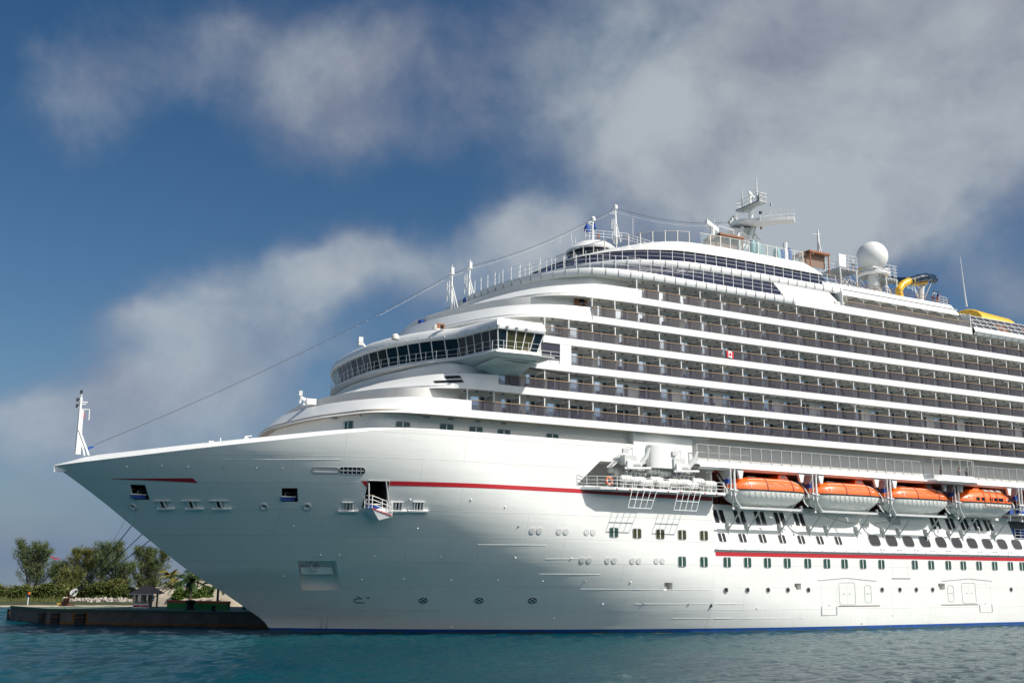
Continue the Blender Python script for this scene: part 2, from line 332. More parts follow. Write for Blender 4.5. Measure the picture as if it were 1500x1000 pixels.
def hull():
    fx = [0, .012, .03, .055, .085]+list(np.linspace(.12, 1, 60)); aft = [8.34]+list(np.linspace(10, 18.6, 8))+[18.64]+list(np.linspace(22, XE, 50))
    ql = [0, .42/19.2]+list(np.linspace(.06, 8.9/19.2, 14))[:-1]+list(np.linspace(8.9/19.2, 1, 19)); zr = len(ql)-1; kk = 14; rows = []
    for t in fx:
        zt = ip(-45.6+t*(XM+45.6), SHEER); r = []
        for j in range(-1, zr+1):
            q = -.12 if j < 0 else (.42/zt if j == 1 else ql[j]); z = q*zt; xs = ip(q, STEM); x = xs+t*(XM-xs); r.append((x, YC-half(x, q), z))
        rows.append(r)
    for x in aft:
        r = []
        for j in range(-1, zr+1):
            z = -2.3 if j < 0 else ql[j]*19.2; y = YC-half(x, z/19.2)
            if ql[max(j, 0)] > 8.9/19.2+1e-6:
                f = (ql[j]*19.2-8.9)/(19.2-8.9)
                if x < 18.61: z = 8.9+f*(20.62-8.9)
                else: z = 8.9+f*4.7; y = HY+f*4.7*.38
            r.append((x, y, z))
        rows.append(r)
    # order each section round the ship: port bottom -> port top -> starboard top -> starboard bottom, closed
    ring = [r+[(x, 2*YC-y, z) for x, y, z in r[::-1]] for r in rows]
    mb = MB(); n = len(ring[0]); vs = [p for r in ring for p in r]; fs = []
    k = mb.mi('hull'); kb = mb.mi('blue')
    for i in range(len(ring)-1):
        for j in range(n):
            j2 = (j+1) % n; mb.f.append((i*n+j, i*n+j2, (i+1)*n+j2, (i+1)*n+j)); jj = min(j, n-2-j) if j < n-1 else -1
            mb.m.append(kb if jj in (0, 1) else k); mb.sm.append(jj >= 0 and jj < zr+1 and j != zr+1)
    mb.v = vs
    mb.f.append(tuple(range((len(ring)-1)*n, len(ring)*n))); mb.m.append(k); mb.sm.append(False)
    o = mb.build('hull', None, recalc=False)
    bm = bmesh.new(); bm.from_mesh(o.data); bmesh.ops.remove_doubles(bm, verts=bm.verts, dist=.001); bmesh.ops.recalc_face_normals(bm, faces=bm.faces); bm.to_mesh(o.data); bm.free()
    return o
hull_o = hull()
# openings cut through the plating
def cut_box(poly_uv=None, xz=None, depth=4., mk='black', y0=-3.):
    """closed prism through the plating, drawn on the hull side"""
    if poly_uv: P = [on_hull(u, v) for u, v in poly_uv]
    else: P = [Vector((x, hull_y(x, z), z)) for x, z in xz]
    return P
cut = MB()
def add_cut(P, depth, out=1.5):
    P = [Vector(p) for p in P]
    A = [p+Vector((0, -out, 0)) for p in P]
    n = len(P); B = [p+Vector((0, depth, 0)) for p in P]
    cut.add(A+B, [tuple(range(n))[::-1], tuple(range(n, 2*n))]+[(i, (i+1) % n, n+(i+1) % n, n+i) for i in range(n)], 'wall')
ports = {}
def port_hole(key, uv, depth):
    P = [on_hull(u, v) for u, v in uv]; ports[key] = P; add_cut(P, depth)
port_hole('bow', [(191, 709), (213, 710), (219.5, 731.5), (196, 731)], 3.2)
port_hole('mid', [(412.5, 714.5), (436, 714.5), (437, 734.5), (413, 734)], 3.0)
port_hole('gate', [(539.5, 703), (570.5, 704), (566, 742), (529, 745)], 3.4)
port_hole('anchor', [(436.5, 821), (492, 821), (500, 863.5), (442, 864)], 1.2)
for k, u in enumerate((979, 1168.5, 1379)): port_hole('pilot%d' % k, [(u-5.5, 853), (u+6, 853), (u+6, 863.5), (u-6.5, 864)] if k == 0 else [(u-4.6, 854), (u+5, 854), (u+5, 863), (u-5, 863)], 1.0)
RS = [(1.2, 14.72), (4.1, 17.3), (18.4, 17.35), (18.4, 14.72)]
add_cut([Vector((x, HY, z)) for x, z in RS], 4.2)
cut.box((16.0, -1, 17.5), (30, 6, 20.5), 'wall'); cut.box((69.2, -1, 10.9), (90, 6.5, 13.2), 'grey')
cut_o = cut.build('cutter')
md = hull_o.modifiers.new('b', 'BOOLEAN'); md.operation = 'DIFFERENCE'; md.object = cut_o; md.solver = 'EXACT'; md.use_self = False; md.material_mode = 'TRANSFER'
bpy.context.view_layer.update()
dg = bpy.context.evaluated_depsgraph_get(); me = bpy.data.meshes.new_from_object(hull_o.evaluated_get(dg))
me.set_sharp_from_angle(angle=rad(28)); hull_o.modifiers.clear(); hull_o.data = me; bpy.data.objects.remove(cut_o); hull_o.parent = ship
# dark rooms behind the mooring ports
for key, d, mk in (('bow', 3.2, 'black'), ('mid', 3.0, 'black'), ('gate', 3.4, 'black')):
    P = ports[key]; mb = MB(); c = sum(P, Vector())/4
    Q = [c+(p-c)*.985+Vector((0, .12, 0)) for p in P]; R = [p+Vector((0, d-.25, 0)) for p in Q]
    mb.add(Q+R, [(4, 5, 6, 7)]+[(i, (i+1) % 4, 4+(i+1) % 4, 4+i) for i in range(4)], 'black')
    for a, b in ((.2, .45), (.6, .2)):
        p = Q[3].lerp(Q[2], a).lerp(Q[0].lerp(Q[1], a), b+.3)+Vector((0, 1.5, 0)); mb.cbox(p, (.5, .1, .14), 'yellow')
    x0 = Q[3].x+.2; zz = Q[3].z
    mb.tube([(x0, c.y+.6, zz+.05), (x0, c.y+.6, zz+.8), (Q[2].x-.2, c.y+.9, zz+.8), (Q[2].x-.2, c.y+.9, zz+.05)], .05, 'grey')
    mb.cbox((c.x, c.y+.7, zz+.22), (1.3, .5, .3), 'blue2'); mb.cbox((c.x, c.y+.6, zz+.42), (1.5, .6, .1), 'lgrey')
    mb.build('mooring_port', ship)
def ribbon(mb, xs, zlo, zhi, k, off=.02, th=None):
    rows = []
    for x in xs:
        r = []
        for z in np.linspace(zlo(x), zhi(x), 4): r.append((x, hull_y(x, z)-off, z))
        rows.append(r)
    mb.grid(rows, k)
# painted stripes
def stripe_uv(top, bot, name='stripe', n=40, off=.02):
    mb = MB(); rows = []
    for i in range(n+1):
        t = i/n; a = poly_at(top, t); b = poly_at(bot, t); r = []
        for s in (0, .33, .67, 1): p = on_hull(a[0]+(b[0]-a[0])*s, a[1]+(b[1]-a[1])*s); m = hull_frame(p, off); r.append(tuple(m.translation))
        rows.append(r)
    mb.grid(rows, 'red'); return mb.build(name, ship)
def poly_at(P, t):
    L = [0]
    for a, b in zip(P, P[1:]): L.append(L[-1]+math.dist(a, b))
    d = t*L[-1]; return float(np.interp(d, L, [p[0] for p in P])), float(np.interp(d, L, [p[1] for p in P]))
stripe_uv([(163, 700.6), (282, 699.8)], [(163, 701.2), (230, 703.5), (290, 706.8)])
stripe_uv([(528.5, 704), (540, 704.4)], [(536, 712.5), (537.5, 712.7)], n=6)
mb = MB(); ribbon(mb, list(np.linspace(on_hull(569, 708).x, 18.5, 50)), lambda x: ip(x, [(-19, 13.93), (-10, 13.98), (2.5, 13.95), (18.5, 13.78)]), lambda x: ip(x, [(-19, 14.33), (-10, 14.38), (2.5, 14.35), (18.5, 14.2)]), 'red'); mb.build('stripe', ship)
mb = MB(); mb.box((18.75, HY-.012, 7.98), (XE, HY+.1, 8.42), 'red'); mb.build('stripe', ship)
mb = MB(); mb.box((18.7, HY-.22, 8.62), (XE, HY+.05, 8.72), 'lgrey')
for i in range(70): mb.cbox((19+i*1.9, HY-.1, 8.76), (.1, .1, .1), 'grey')
mb.build('rubbing_strake', ship)
# ------------------------------------------------------------------ bulwark cap and foredeck
def cap():
    mb = MB(); rows = []; inner = []
    for t in list(np.linspace(0, .06, 4))+list(np.linspace(.09, 1, 40)):
        x = -45.6+t*(XM+45.6); z = ip(x, SHEER); b = half(x, 1.)
        w = ip(x, [(-45.6, .0), (-44.5, .8), (-43, 1.15), (-33, 1.1), (-25, .95), (-18, .45), (-12, .25), (8.3, .2)]); h = ip(x, [(-45.6, .05), (-43, .62), (-33, .55), (-25, .5), (-18, .28), (-12, .12), (8.3, .1)])
        bi = max(0, b-w); r = [(x, YC-b, z), (x+.1*w, YC-b+w*.5, z+h*.75), (x+.2*w, YC-bi, z+h), (x+.2*w, YC-bi, z-.6)]
        inner.append(r[3]); rows.append(r)
    mb.grid(rows, 'white'); mb.grid([[(x, 2*YC-y, z) for x, y, z in r] for r in rows], 'white', flip=True)
    mb.build('bulwark', ship)
    mb = MB(); mb.grid([[p, (p[0], YC, p[2]+.5), (p[0], 2*YC-p[1], p[2])] for p in inner], 'lgrey'); mb.build('foredeck', ship)
cap()
# ------------------------------------------------------------------ rounded deck fronts
def spline(P, n):
    P = [Vector((a, b, 0)) for a, b in P]; out = []; Q = [2*P[0]-P[1]]+P+[Vector((P[-2].x, 2*YC-P[-2].y, 0))]
    L = [0]
    fine = []
    for i in range(1, len(Q)-2):
        p0, p1, p2, p3 = Q[i-1:i+3]
        for k in range(12):
            t = k/12; fine.append(.5*((2*p1)+(p2-p0)*t+(2*p0-5*p1+4*p2-p3)*t*t+(3*p1-3*p2+p3-p0)*t**3))
    fine.append(P[-1])
    for a, b in zip(fine, fine[1:]): L.append(L[-1]+(b-a).length)
    for k in range(n+1):
        d = L[-1]*k/n; out.append((float(np.interp(d, L, [p.x for p in fine])), float(np.interp(d, L, [p.y for p in fine]))))
    return out
def inset(C, d):
    """move a plan curve (aft -> tip) inboard by d"""
    out = []
    for i, (x, y) in enumerate(C):
        a = C[max(0, i-1)]; b = C[min(len(C)-1, i+1)]; tx, ty = b[0]-a[0], b[1]-a[1]
        if i == len(C)-1: tx, ty = 0, 1
        l = math.hypot(tx, ty) or 1; out.append((x+ty/l*d, min(y-tx/l*d, YC)))
    return out
NN = 34
RAW = dict(
 s0b=[(-11.1, 0), (-13.8, 0), (-16.4, .15), (-18.4, .6), (-20.8, 2.2), (-22.3, 5.5), (-23.7, 9.1), (-24.7, 14.3), (-25.2, YC)],
 s0t=[(-11.1, 0), (-14.6, .2), (-17.1, 1.1), (-19, 3.1), (-20.8, 5.9), (-22.2, 9.4), (-23.1, 13.5), (-23.6, YC)],
 s1b=[(-8.2, 0), (-11.3, .1), (-13.9, 1.), (-16.1, 3.3), (-18.4, 6.5), (-19.8, 10.), (-20.8, 13.6), (-21.5, YC)],
 s1t=[(-8.2, 0), (-10.4, .6), (-13.2, 2.4), (-15.1, 5.8), (-16.5, 10.5), (-17.2, 15), (-17.5, YC)],
 s4b=[(2.8, 0), (.4, .1), (-2.7, .5), (-5.6, 2.2), (-7.7, 5.7), (-9.3, 10.7), (-10.4, 15.6), (-10.8, YC)],
 s4t=[(2.8, .3), (-.6, .95), (-2.5, 1.8), (-4.2, 3.2), (-5.7, 5.1), (-6.8, 7.3), (-8.1, 10.5), (-9.2, 14), (-9.9, YC)],
 s5b=[(8.8, 0), (3, .3), (.8, .6), (-1.6, 2), (-3.4, 4.7), (-4.8, 8.1), (-5.7, 11.3), (-6.3, 15.3), (-6.5, YC)],
 s5t=[(8.8, .1), (4.2, .5), (2.3, 1.5), (-.3, 4.2), (-1.9, 7.4), (-2.8, 10.4), (-3.5, 14), (-4.0, YC)],
 s6b=[(27, 0), (19, 0), (11.4, 0), (7.6, .3), (4.5, 1.), (2.7, 2.2), (1.2, 4), (-.5, 7), (-1.6, 11), (-2.2, 15), (-2.4, YC)],
 s7b=[(27, 1.4), (20.9, 1.6), (16.4, 2.1), (13.3, 3.1), (10.6, 4.6), (8.3, 6.8), (6.5, 9.8), (5.2, 13.8), (4.7, YC)],
 s8b=[(27, 2.8), (22.3, 3.), (17.5, 3.5), (14.5, 4.7), (11.9, 6.4), (9.8, 8.9), (8.3, 12.2), (7.5, 15.8), (7.3, YC)],
 s8t=[(27, 4.3), (23.4, 4.4), (18.8, 5), (16.1, 6.6), (13.9, 8.9), (11.2, 12.3), (9.7, 15.9), (8.8, YC)])
CV = {k: spline(v, NN) for k, v in RAW.items()}
def full(C, z, xa=None):
    near = [(x, y, z) for x, y in C]
    if xa is not None: near = [(xa, C[0][1], z)]+near
    return near+[(x, 2*YC-y, z) for x, y, z in near[-2::-1]]
def mid(A, B, t): return [(a[0]+(b[0]-a[0])*t, a[1]+(b[1]-a[1])*t) for a, b in zip(A, B)]
def slab(mb, C, z0, z1, k, xa=XE):
    mb.prism(full(C, z0, xa), k, (0, 0, z1-z0))
def bulwark(mb, A, B, z0, z1, k='sup', th=.16, step=6):
    rows = []
    for i in range(step+1): t = i/step; rows.append(full(mid(A, B, t), z0+(z1-z0)*t))
    rows.append(full(inset(B, th), z1)); rows.append(full(inset(A, th), z0)); rows.append(rows[0]); mb.grid(rows, k)
def wall(mb, C, z0, z1, k='wall', xa=XE): mb.grid([full(C, z0, xa), full(C, z1, xa)], k)
def aft_band(mb, x0, z0, z1, y=0., k='sup', th=.22):
    mb.box((x0, y, z0), (XE, y+th, z1), k); mb.box((x0, 2*YC-y-th, z0), (XE, 2*YC-y, z1), k)
BW = .72; BT = 1.65
for k, (a, b, xs) in {0: ('s0b', 's0t', -11.1), 1: ('s1b', 's1t', -8.2), 4: ('s4b', 's4t', 2.8), 5: ('s5b', 's5t', 8.8)}.items():
    mb = MB(); bulwark(mb, CV[a], CV[b], ZB[k], ZB[k]+BT); aft_band(mb, xs, ZB[k], ZB[k]+BW); mb.build('deck_bulwark', ship)
    mb = MB(); slab(mb, inset(CV[a], .17), ZB[k]+.03, ZB[k]+.32, 'tan' if k == 0 else 'soffit'); mb.build('deck', ship)
# band at the foot of the bridge deck and the one behind the wing
mb = MB(); aft_band(mb, -9.4, ZB[2], ZB[2]+BW); mb.build('deck_bulwark', ship)
mb = MB(); aft_band(mb, -4.4, ZB[3], ZB[3]+BW); mb.build('deck_bulwark', ship)
mb = MB(); slab(mb, [(x, max(y, .2)) for x, y in inset(CV['s1t'], 1.6)], ZB[2]+.03, ZB[2]+.32, 'soffit'); mb.build('deck', ship)
mb = MB(); mb.box((-8, .2, ZB[2]+.03), (XE, 2.5, ZB[2]+.3), 'soffit'); mb.build('deck', ship)
mb = MB(); slab(mb, inset(CV['s4b'], .12), ZB[3]+.03, ZB[3]+.32, 'soffit'); mb.build('deck', ship)
# recessed deck house walls
D_IN = 1.75
walls = [(inset(CV['s0b'], 1.0), 17.5, ZB[0]+.05), (inset(CV['s0t'], 1.5), ZB[0]+.3, ZB[1]+.05), (inset(CV['s1t'], 1.3), ZB[1]+.3, ZB[2]+.05), (inset(CV['s4t'], .9), ZB[3]+.3, ZB[4]+.05),
         (inset(CV['s4t'], 1.2), ZB[4]+.3, ZB[5]+.05), (inset(CV['s5t'], 1.2), ZB[5]+.3, ZB[6]+.05)]
for n_, (C, z0, z1) in enumerate(walls):
    C = [(x, y) if x > 400 else (x, max(y, D_IN)) for x, y in C]
    mb = MB(); wall(mb, C, z0, z1); mb.build('deck_house', ship)
mb = MB(); wall(mb, [(x, max(y, D_IN)) for x, y in inset(CV['s4b'], .6)], ZB[2]+.3, ZB[3]+.05); mb.build('deck_house', ship)
# plain white wall between the bridge wing and the first cabin balcony, with its dark window
mb = MB(); mb.box((-1.15, .02, ZB[2]+BW), (.18, .3, ZB[3]), 'sup'); mb.box((-4.4, .02, ZB[2]+BW), (-3.4, .3, ZB[3]), 'sup'); mb.box((-3.4, .02, ZB[2]+BW), (-1.15, .3, ZB[2]+1.0), 'sup')
mb.box((-3.4, .12, ZB[2]+1.0), (-1.15, .25, ZB[3]), 'navy'); mb.build('side_wall', ship)
mb = MB()
for x in (-3.4, -2.3, -1.2): mb.tube([(x, -.05, ZB[2]+.72), (x, -.05, ZB[2]+1.85)], .03, 'white', 5)
for z in (1.1, 1.45, 1.85): mb.tube([(-4.2, -.05, ZB[2]+z), (-1.1, -.05, ZB[2]+z)], .025, 'white', 5)
mb.build('railing', ship)
# ------------------------------------------------------------------ cabin balconies
START = [-11.1, -8.2, .18, -2.6, 2.8, 8.8]
XCAB = 96.
divs, doors, smalls, lamps_, panels = [], [], [], [], []
rng = random.Random(3)
for k in range(6):
    z = ZB[k]+BW
    xs = START[k]
    # glass screen, its posts and teak rail: screen is one run per deck
    mb = MB(); x = xs; 
    i0 = math.ceil(xs/(PITCH/2)); cuts = [xs]+[PITCH/2*i for i in range(i0, int(XCAB/(PITCH/2))+1) if PITCH/2*i > xs+.3]
    mb.add([(p, .07, z) for p in (xs, XE)]+[(p, .07, z+.93) for p in (XE, xs)], [(0, 1, 2, 3)], 'pglass')
    mb.build('balcony_glass', ship, recalc=False)
    mb = MB(); mb.box((xs, .0, z+.93), (XE, .13, z+1.0), 'rail'); mb.build('handrail', ship)
    mb = MB()
    for p in cuts: mb.box((p-.02, .085, z-.1), (p+.02, .12, z+.93), 'frame')
    mb.build('glass_clamp', ship)
    i = math.ceil((xs-.6)/PITCH)
    skip = set()
    if k == 1: skip = {3, 5, 7, 10, 12, 15, 19, 21, 25}
    while PITCH*i < XCAB:
        if i not in skip: divs.append(T(PITCH*i, 0, ZB[k]))
        flip = (i % 2 == 0)
        x = PITCH*i
        if k == 5 and i < 3: pass
        doors.append(T(x+(1.1 if not flip else 1.0), D_IN, ZB[k]+.32)); smalls.append(T(x+(2.25 if not flip else 2.15), D_IN, ZB[k]+.32))
        lamps_.append(T(x+1.35, .9, ZB[k]+DZ)); lamps_.append(T(x+.2, 1.2, ZB[k]+DZ))
        i += 1
mb = MB()   # partition: white post, grey panel that stops short of the deckhead, dark top edge
mb.box((-.05, .16, .3), (.05, .30, DZ+.02), 'white'); mb.box((-.03, .30, .35), (.03, D_IN, 2.28), 'div'); mb.box((-.04, .30, 2.28), (.04, D_IN, 2.34), 'frame'); mb.box((-.035, .30, .35), (.035, .36, 2.3), 'frame')
many('balcony_divider', mb, divs, ship)
rw = random.Random(21); kinds = [rw.choice(('curtain',)*6+('drape', 'dark', 'drape')) for _ in doors]
for kk_ in ('curtain', 'drape', 'dark'):
    mb = MB(); mb.box((-.02, -.07, .12), (1.02, -.0, 2.12), 'white'); mb.box((.08, -.085, .22), (.92, -.06, 2.02), kk_)
    if kk_ == 'drape': mb.box((.55, -.09, .22), (.92, -.055, 2.02), 'curtain')
    many('cabin_window', mb, [d for d, q in zip(doors, kinds) if q == kk_], ship, limit={'curtain': 66, 'drape': 22, 'dark': 12}[kk_])
mb = MB(); mb.box((-.02, -.06, .12), (.46, -.0, 2.1), 'frame'); mb.box((.05, -.08, .9), (.4, -.05, 2.0), 'dark')
many('cabin_door', mb, smalls, ship)
mb = MB(); mb.lathe([(0, -.1), (.13, -.1), (.15, 0)], 'frame', n=8)
many('deckhead_lamp', mb, lamps_, ship)
# ------------------------------------------------------------------ observation decks above the cabins
def out_(C, d): return inset(C, -d)
def ledge(C, z, xa, h=1.0, name='gutter_ledge', y1=None):
    mb = MB(); prof = [(0, 0), (.10, .10), (.17, h*.60), (.05, h*.88), (-.35, h)]
    rows = [full(out_(C, d), z+dz, xa) for d, dz in prof]
    mb.grid(rows, 'sup'); o = mb.build(name, ship); ms = []
    # little brackets every cabin half-width along the near side
    P = [(x, y) for x, y in [(xa, C[0][1])]+C]; L = [0]
    for a, b in zip(P, P[1:]): L.append(L[-1]+math.dist(a, b))
    d = .4
    while d < L[-1]-.2:
        x = float(np.interp(d, L, [p[0] for p in P])); y = float(np.interp(d, L, [p[1] for p in P])); x2 = float(np.interp(d+.1, L, [p[0] for p in P])); y2 = float(np.interp(d+.1, L, [p[1] for p in P]))
        a = math.atan2(-(y2-y), -(x2-x)); ms.append(T(x, y, z, a)); d += 1.434
    return ms
br = MB(); br.box((-.025, -.21, .1), (.025, -.1, .8), 'frame')
ms = ledge(CV['s6b'], ZB[6], 31.2)+ledge(CV['s7b'], 39.8, 40.5)
many('bracket', br, ms, ship)
def strip(A, za, B, zb, xa, xb, k='navy', name='window_band'):
    mb = MB(); mb.grid([full(A, za, xa), full(B, zb, xb)], k); return mb.build(name, ship)
strip(inset(CV['s6b'], .55), 38.02, inset(CV['s7b'], .05), 39.85, 30.4, 29.3)
strip(inset(CV['s7b'], .5), 40.75, inset(CV['s8b'], .02), 42.45, 39.2, 38.4)
def droop(y):
    d = (min(y, 2*YC-y)-6)/13; d = max(0, min(1, d)); return .72*d*d*(3-2*d)
mb = MB(); rows = [full(CV['s8b'], 42.4, 38.6), full(mid(CV['s8b'], CV['s8t'], .35), 43.1, 38.1), full(mid(CV['s8b'], CV['s8t'], .7), 43.75, 37.6), full(CV['s8t'], 44.2, 37.2), full(inset(CV['s8t'], .8), 44.22, 37.2)]
rows[0] = full(out_(CV['s8b'], .22), 42.4, 38.6); rows[1] = full(out_(mid(CV['s8b'], CV['s8t'], .35), .2), 43.1, 38.1)
rows = [full(inset(CV['s8b'], .3), 42.42, 38.6)]+rows; rows = [[(x, y, z-(z-42.4)*droop(y)) for x, y, z in r] for r in rows]; mb.grid(rows, 'sup'); mb.build('roof_fascia', ship)
mb = MB()
for C, z, k, xa in ((inset(CV['s6b'], .2), 37.1, 'soffit', XE), (inset(CV['s6b'], .3), 37.95, 'lgrey', XE), (inset(CV['s7b'], .2), 39.9, 'soffit', 62.), (inset(CV['s7b'], .3), 40.68, 'lgrey', 62.), (inset(CV['s8b'], .2), 42.5, 'soffit', 38.6), (inset(CV['s8t'], .5), 42.9, 'lgrey', 37.2)):
    slab(mb, C, z, z+.06, k, xa)
mb.build('deck', ship)
# plain sloping side between the window bands and the upper cabins
def side_quad(mb, pts, k='sup'):
    """pts: (x, z) on the tumblehome plane, both sides of the ship"""
    P = [(x, (z-37.05)*.50, z) for x, z in pts]; mb.add(P, [tuple(range(len(P)))], k); mb.add([(x, 2*YC-y, z) for x, y, z in P], [tuple(range(len(P)))[::-1]], k)
mb = MB(); side_quad(mb, [(30.2, 37.7), (39.9, 37.7), (39.2, 38.3), (38.2, 39.85), (37.9, 39.95), (29.2, 39.95)])
side_quad(mb, [(37.9, 39.95), (38.2, 39.85), (62, 39.85), (61.2, 41.35), (37.9, 41.35)]); mb.box((31.2, 0, ZB[6]), (62.3, .25, 37.98), 'sup'); mb.box((31.2, 2*YC-.25, ZB[6]), (62.3, 2*YC, 37.98), 'sup')
mb.add([(38.5, 2.1, 41.3), (37.2, 4.3, 44.2), (37.2, 2*YC-4.3, 44.2), (38.5, 2*YC-2.1, 41.3)], [(0, 1, 2, 3)], 'sup')
mb.add([(39, 2.12, 41.3), (61.2, 2.12, 41.3), (61.2, 2*YC-2.12, 41.3), (39, 2*YC-2.12, 41.3)], [(0, 1, 2, 3)], 'lgrey'); mb.build('side_wall', ship)
mb = MB(); mb.box((34.9, .72, 38.45), (37.6, .8, 39.35), 'lamp')   # closed hatch outline
o = MB(); P = [PY(u, v, .62) for u, v in ((1222, 441), (1236, 442.5), (1240.5, 451), (1226, 449.5))]; o.add([p+Vector((0, -.08, 0)) for p in P]+[p+Vector((0, .1, 0)) for p in P], [(0, 1, 2, 3), (0, 1, 5, 4), (1, 2, 6, 5), (2, 3, 7, 6), (3, 0, 4, 7)], 'curtain'); o.mats = [MT['canvas']]; o.m = [o.mi('lgrey')]*len(o.m); o.build('hatch', ship)
# upper cabin row
mb = MB(); mb.add([(39.9, .12, 37.98), (62.2, .12, 37.98), (62.2, .22, 38.66), (39.6, .22, 38.66)], [(0, 1, 2, 3)], 'pglass'); mb.build('balcony_glass', ship, recalc=False)
mb = MB(); mb.box((39.6, .18, 38.66), (62.2, .3, 38.74), 'rail'); mb.build('handrail', ship)
mb = MB(); mb.box((39.2, 2.9, 37.9), (62.3, 3.05, 40), 'wall'); mb.box((62.2, .1, 37.9), (62.3, 3, 39.84), 'sup'); mb.box((39.3, .3, 37.9), (39.4, 3, 39.84), 'sup'); mb.box((39.4, 1.5, 39.86), (62.2, 3, 39.92), 'soffit'); mb.build('deck_house', ship)
dv = []; ww = []; sm = []
for i in range(14, 22):
    x = PITCH*i; dv.append(T(x, 0, 0)); ww.append(T(x+1.1, 2.88, 37.85)); sm.append(T(x+2.25, 2.88, 37.85))
mb = MB(); mb.prism([(0, .25, 38), (0, 2.9, 38), (0, 2.9, 39.85), (0, 1.5, 39.85), (0, .5, 39.2)], 'div', (.07, 0, 0)); many('balcony_divider', mb, dv, ship)
mb = MB(); mb.box((-.02, -.07, .12), (1.02, -.0, 1.9), 'white'); mb.box((.08, -.085, .22), (.92, -.06, 1.8), 'curtain'); many('cabin_window', mb, ww, ship)
mb = MB(); mb.box((-.02, -.06, .12), (.46, -.0, 1.8), 'frame'); mb.box((.05, -.08, .5), (.4, -.05, 1.7), 'dark'); many('cabin_door', mb, sm, ship)
# railings in front of the window bands
def railing(C, z, xa, h, off, step=1.434, rails=(.35, .7, 1.05), r=.016, k='white', x_end=None, name='railing', lean=0.):
    P = [(xa, C[0][1])]+[c for c in C]; P = [(x, y) for x, y in P]; Q = out_(P, off); L = [0]
    for a, b in zip(Q, Q[1:]): L.append(L[-1]+math.dist(a, b))
    mb = MB()
    def at(d): return float(np.interp(d, L, [p[0] for p in Q])), float(np.interp(d, L, [p[1] for p in Q]))
    d = 0
    while d < L[-1]:
        x, y = at(d); mb.tube([(x, y, z), (x, y+lean, z+h)], .035, k, 4); d += step
    for rr in rails:
        pts = [at(d) for d in np.arange(0, L[-1], 1.0)]; mb.tube([(x, y+lean*rr/h, z+rr) for x, y in pts], r, k, 4)
    return mb.build(name, ship)
railing(CV['s6b'], 37.95, 30.5, 1.5, .02, rails=(.5, .95, 1.45))
railing(CV['s7b'], 40.65, 39.5, 1.5, .02, rails=(.5, .95, 1.45))
# wind screen round the top deck
def screen(C, z, xa, h, k, kp, x0, x1, name='wind_screen'):
    P = [(xa, C[0][1])]+C; P = [p for p in P]; L = [0]
    for a, b in zip(P, P[1:]): L.append(L[-1]+math.dist(a, b))
    def at(d): return float(np.interp(d, L, [p[0] for p in P])), float(np.interp(d, L, [p[1] for p in P]))
    d = 0; prev = None; n = 0; ps = []
    while d < L[-1]: 
        x, y = at(d)
        if x0 <= x <= x1: ps.append((x, y, d))
        d += 1.46
    for a, b in zip(ps, ps[1:]):
        mb = MB(); m1 = at((a[2]+b[2])/2); A = Vector((a[0], a[1], z-1.75*droop(a[1]))); B = Vector((b[0], b[1], z-1.75*droop(b[1]))); dr = (B-A).normalized()*.06; up = Vector((0, 0, h)); nrm = Vector((dr.y, -dr.x, 0)).normalized()*.015
        mb.add([A+dr, B-dr, B-dr+up, A+dr+up], [(0, 1, 2, 3)], k); w = mb.build(name, ship, recalc=False)
        mb = MB(); mb.tube([A, A+up+Vector((0, 0, .04))], .07, kp, 4); mb.tube([A+up, B+up], .04, kp, 4); mb.build('post', w)
screen(inset(CV['s8t'], .15), 44.15, 37.2, 1.4, 'smoke', 'steel', -5, 21.)
screen(inset(CV['s8t'], .15), 44.15, 37.2, 1.45, 'clear', 'lamp', 21., 60)
# aft lattice windows, yellow canopy
mb = MB(); xa = 62.5
mb.grid([[(x, 0, 37.05) for x in (xa, XE)], [(x, -.28, 37.5) for x in (xa, XE)], [(x, -.1, 38.1) for x in (xa, XE)], [(x, .4, 38.25) for x in (xa, XE)]], 'sup'); mb.build('gutter_ledge', ship)
many('bracket', br, [T(63+1.434*i, 0, 37.05) for i in range(40)], ship)
mb = MB(); mb.add([(62.6, .5, 38.2), (XE, .5, 38.2), (XE, 1.3, 40.0), (61.8, 1.3, 40.0)], [(0, 1, 2, 3)], 'navy'); 
for i in range(14):
    x = 68+i*2.87; 
    if i % 2 == 0: mb.add([(x+.2, .44, 38.3), (x+2.6, .44, 38.3), (x+2.2, .9, 39.3), (x-.2, .9, 39.3)], [(0, 1, 2, 3)], 'rust')
w = mb.build('window_band', ship)
mb = MB()
for i in range(61): x = 62.6+i*1.434; mb.tube([(x, .42, 38.2), (x-.85, 1.24, 40.02)], .08, 'white', 4)
for f in (0.03, .35, .67, 1): mb.tube([(62.6-.85*f, .42+.82*f, 38.2+1.82*f), (XE, .42+.82*f, 38.2+1.82*f)], .05, 'white', 4)
mb.build('mullion', w)
mb = MB(); mb.box((61.8, 1.3, 39.9), (XE, 2*YC-1.3, 40.0), 'lgrey'); mb.build('deck', ship)
mb = MB(); rows = []
for i in range(25):
    x = 62.8+i*.24; pinch = .10*(1 if (i % 8 == 0) else 0); rows.append([(x, 1.6+a*3.2, 40.0+(1.0-pinch-.01*i)*math.sin(math.pi*(a*.5+.5))**.7*(1 if True else 0) if a < 1 else 40.0) for a in (0, .05, .2, .4, .7, 1)])
rows = [[(66.6+i*.25, 1.5+3.0*(1-math.cos(t)), 40.0+(1.95-.16*(i % 9 == 0)-.02*i)*math.sin(t)) for t in np.linspace(0, math.pi, 10)] for i in range(28)]
mb.grid(rows, 'yellow'); mb.add(rows[0], [tuple(range(10))], 'yellow'); mb.add(rows[-1], [tuple(range(10))], 'yellow'); mb.build('canopy', ship)
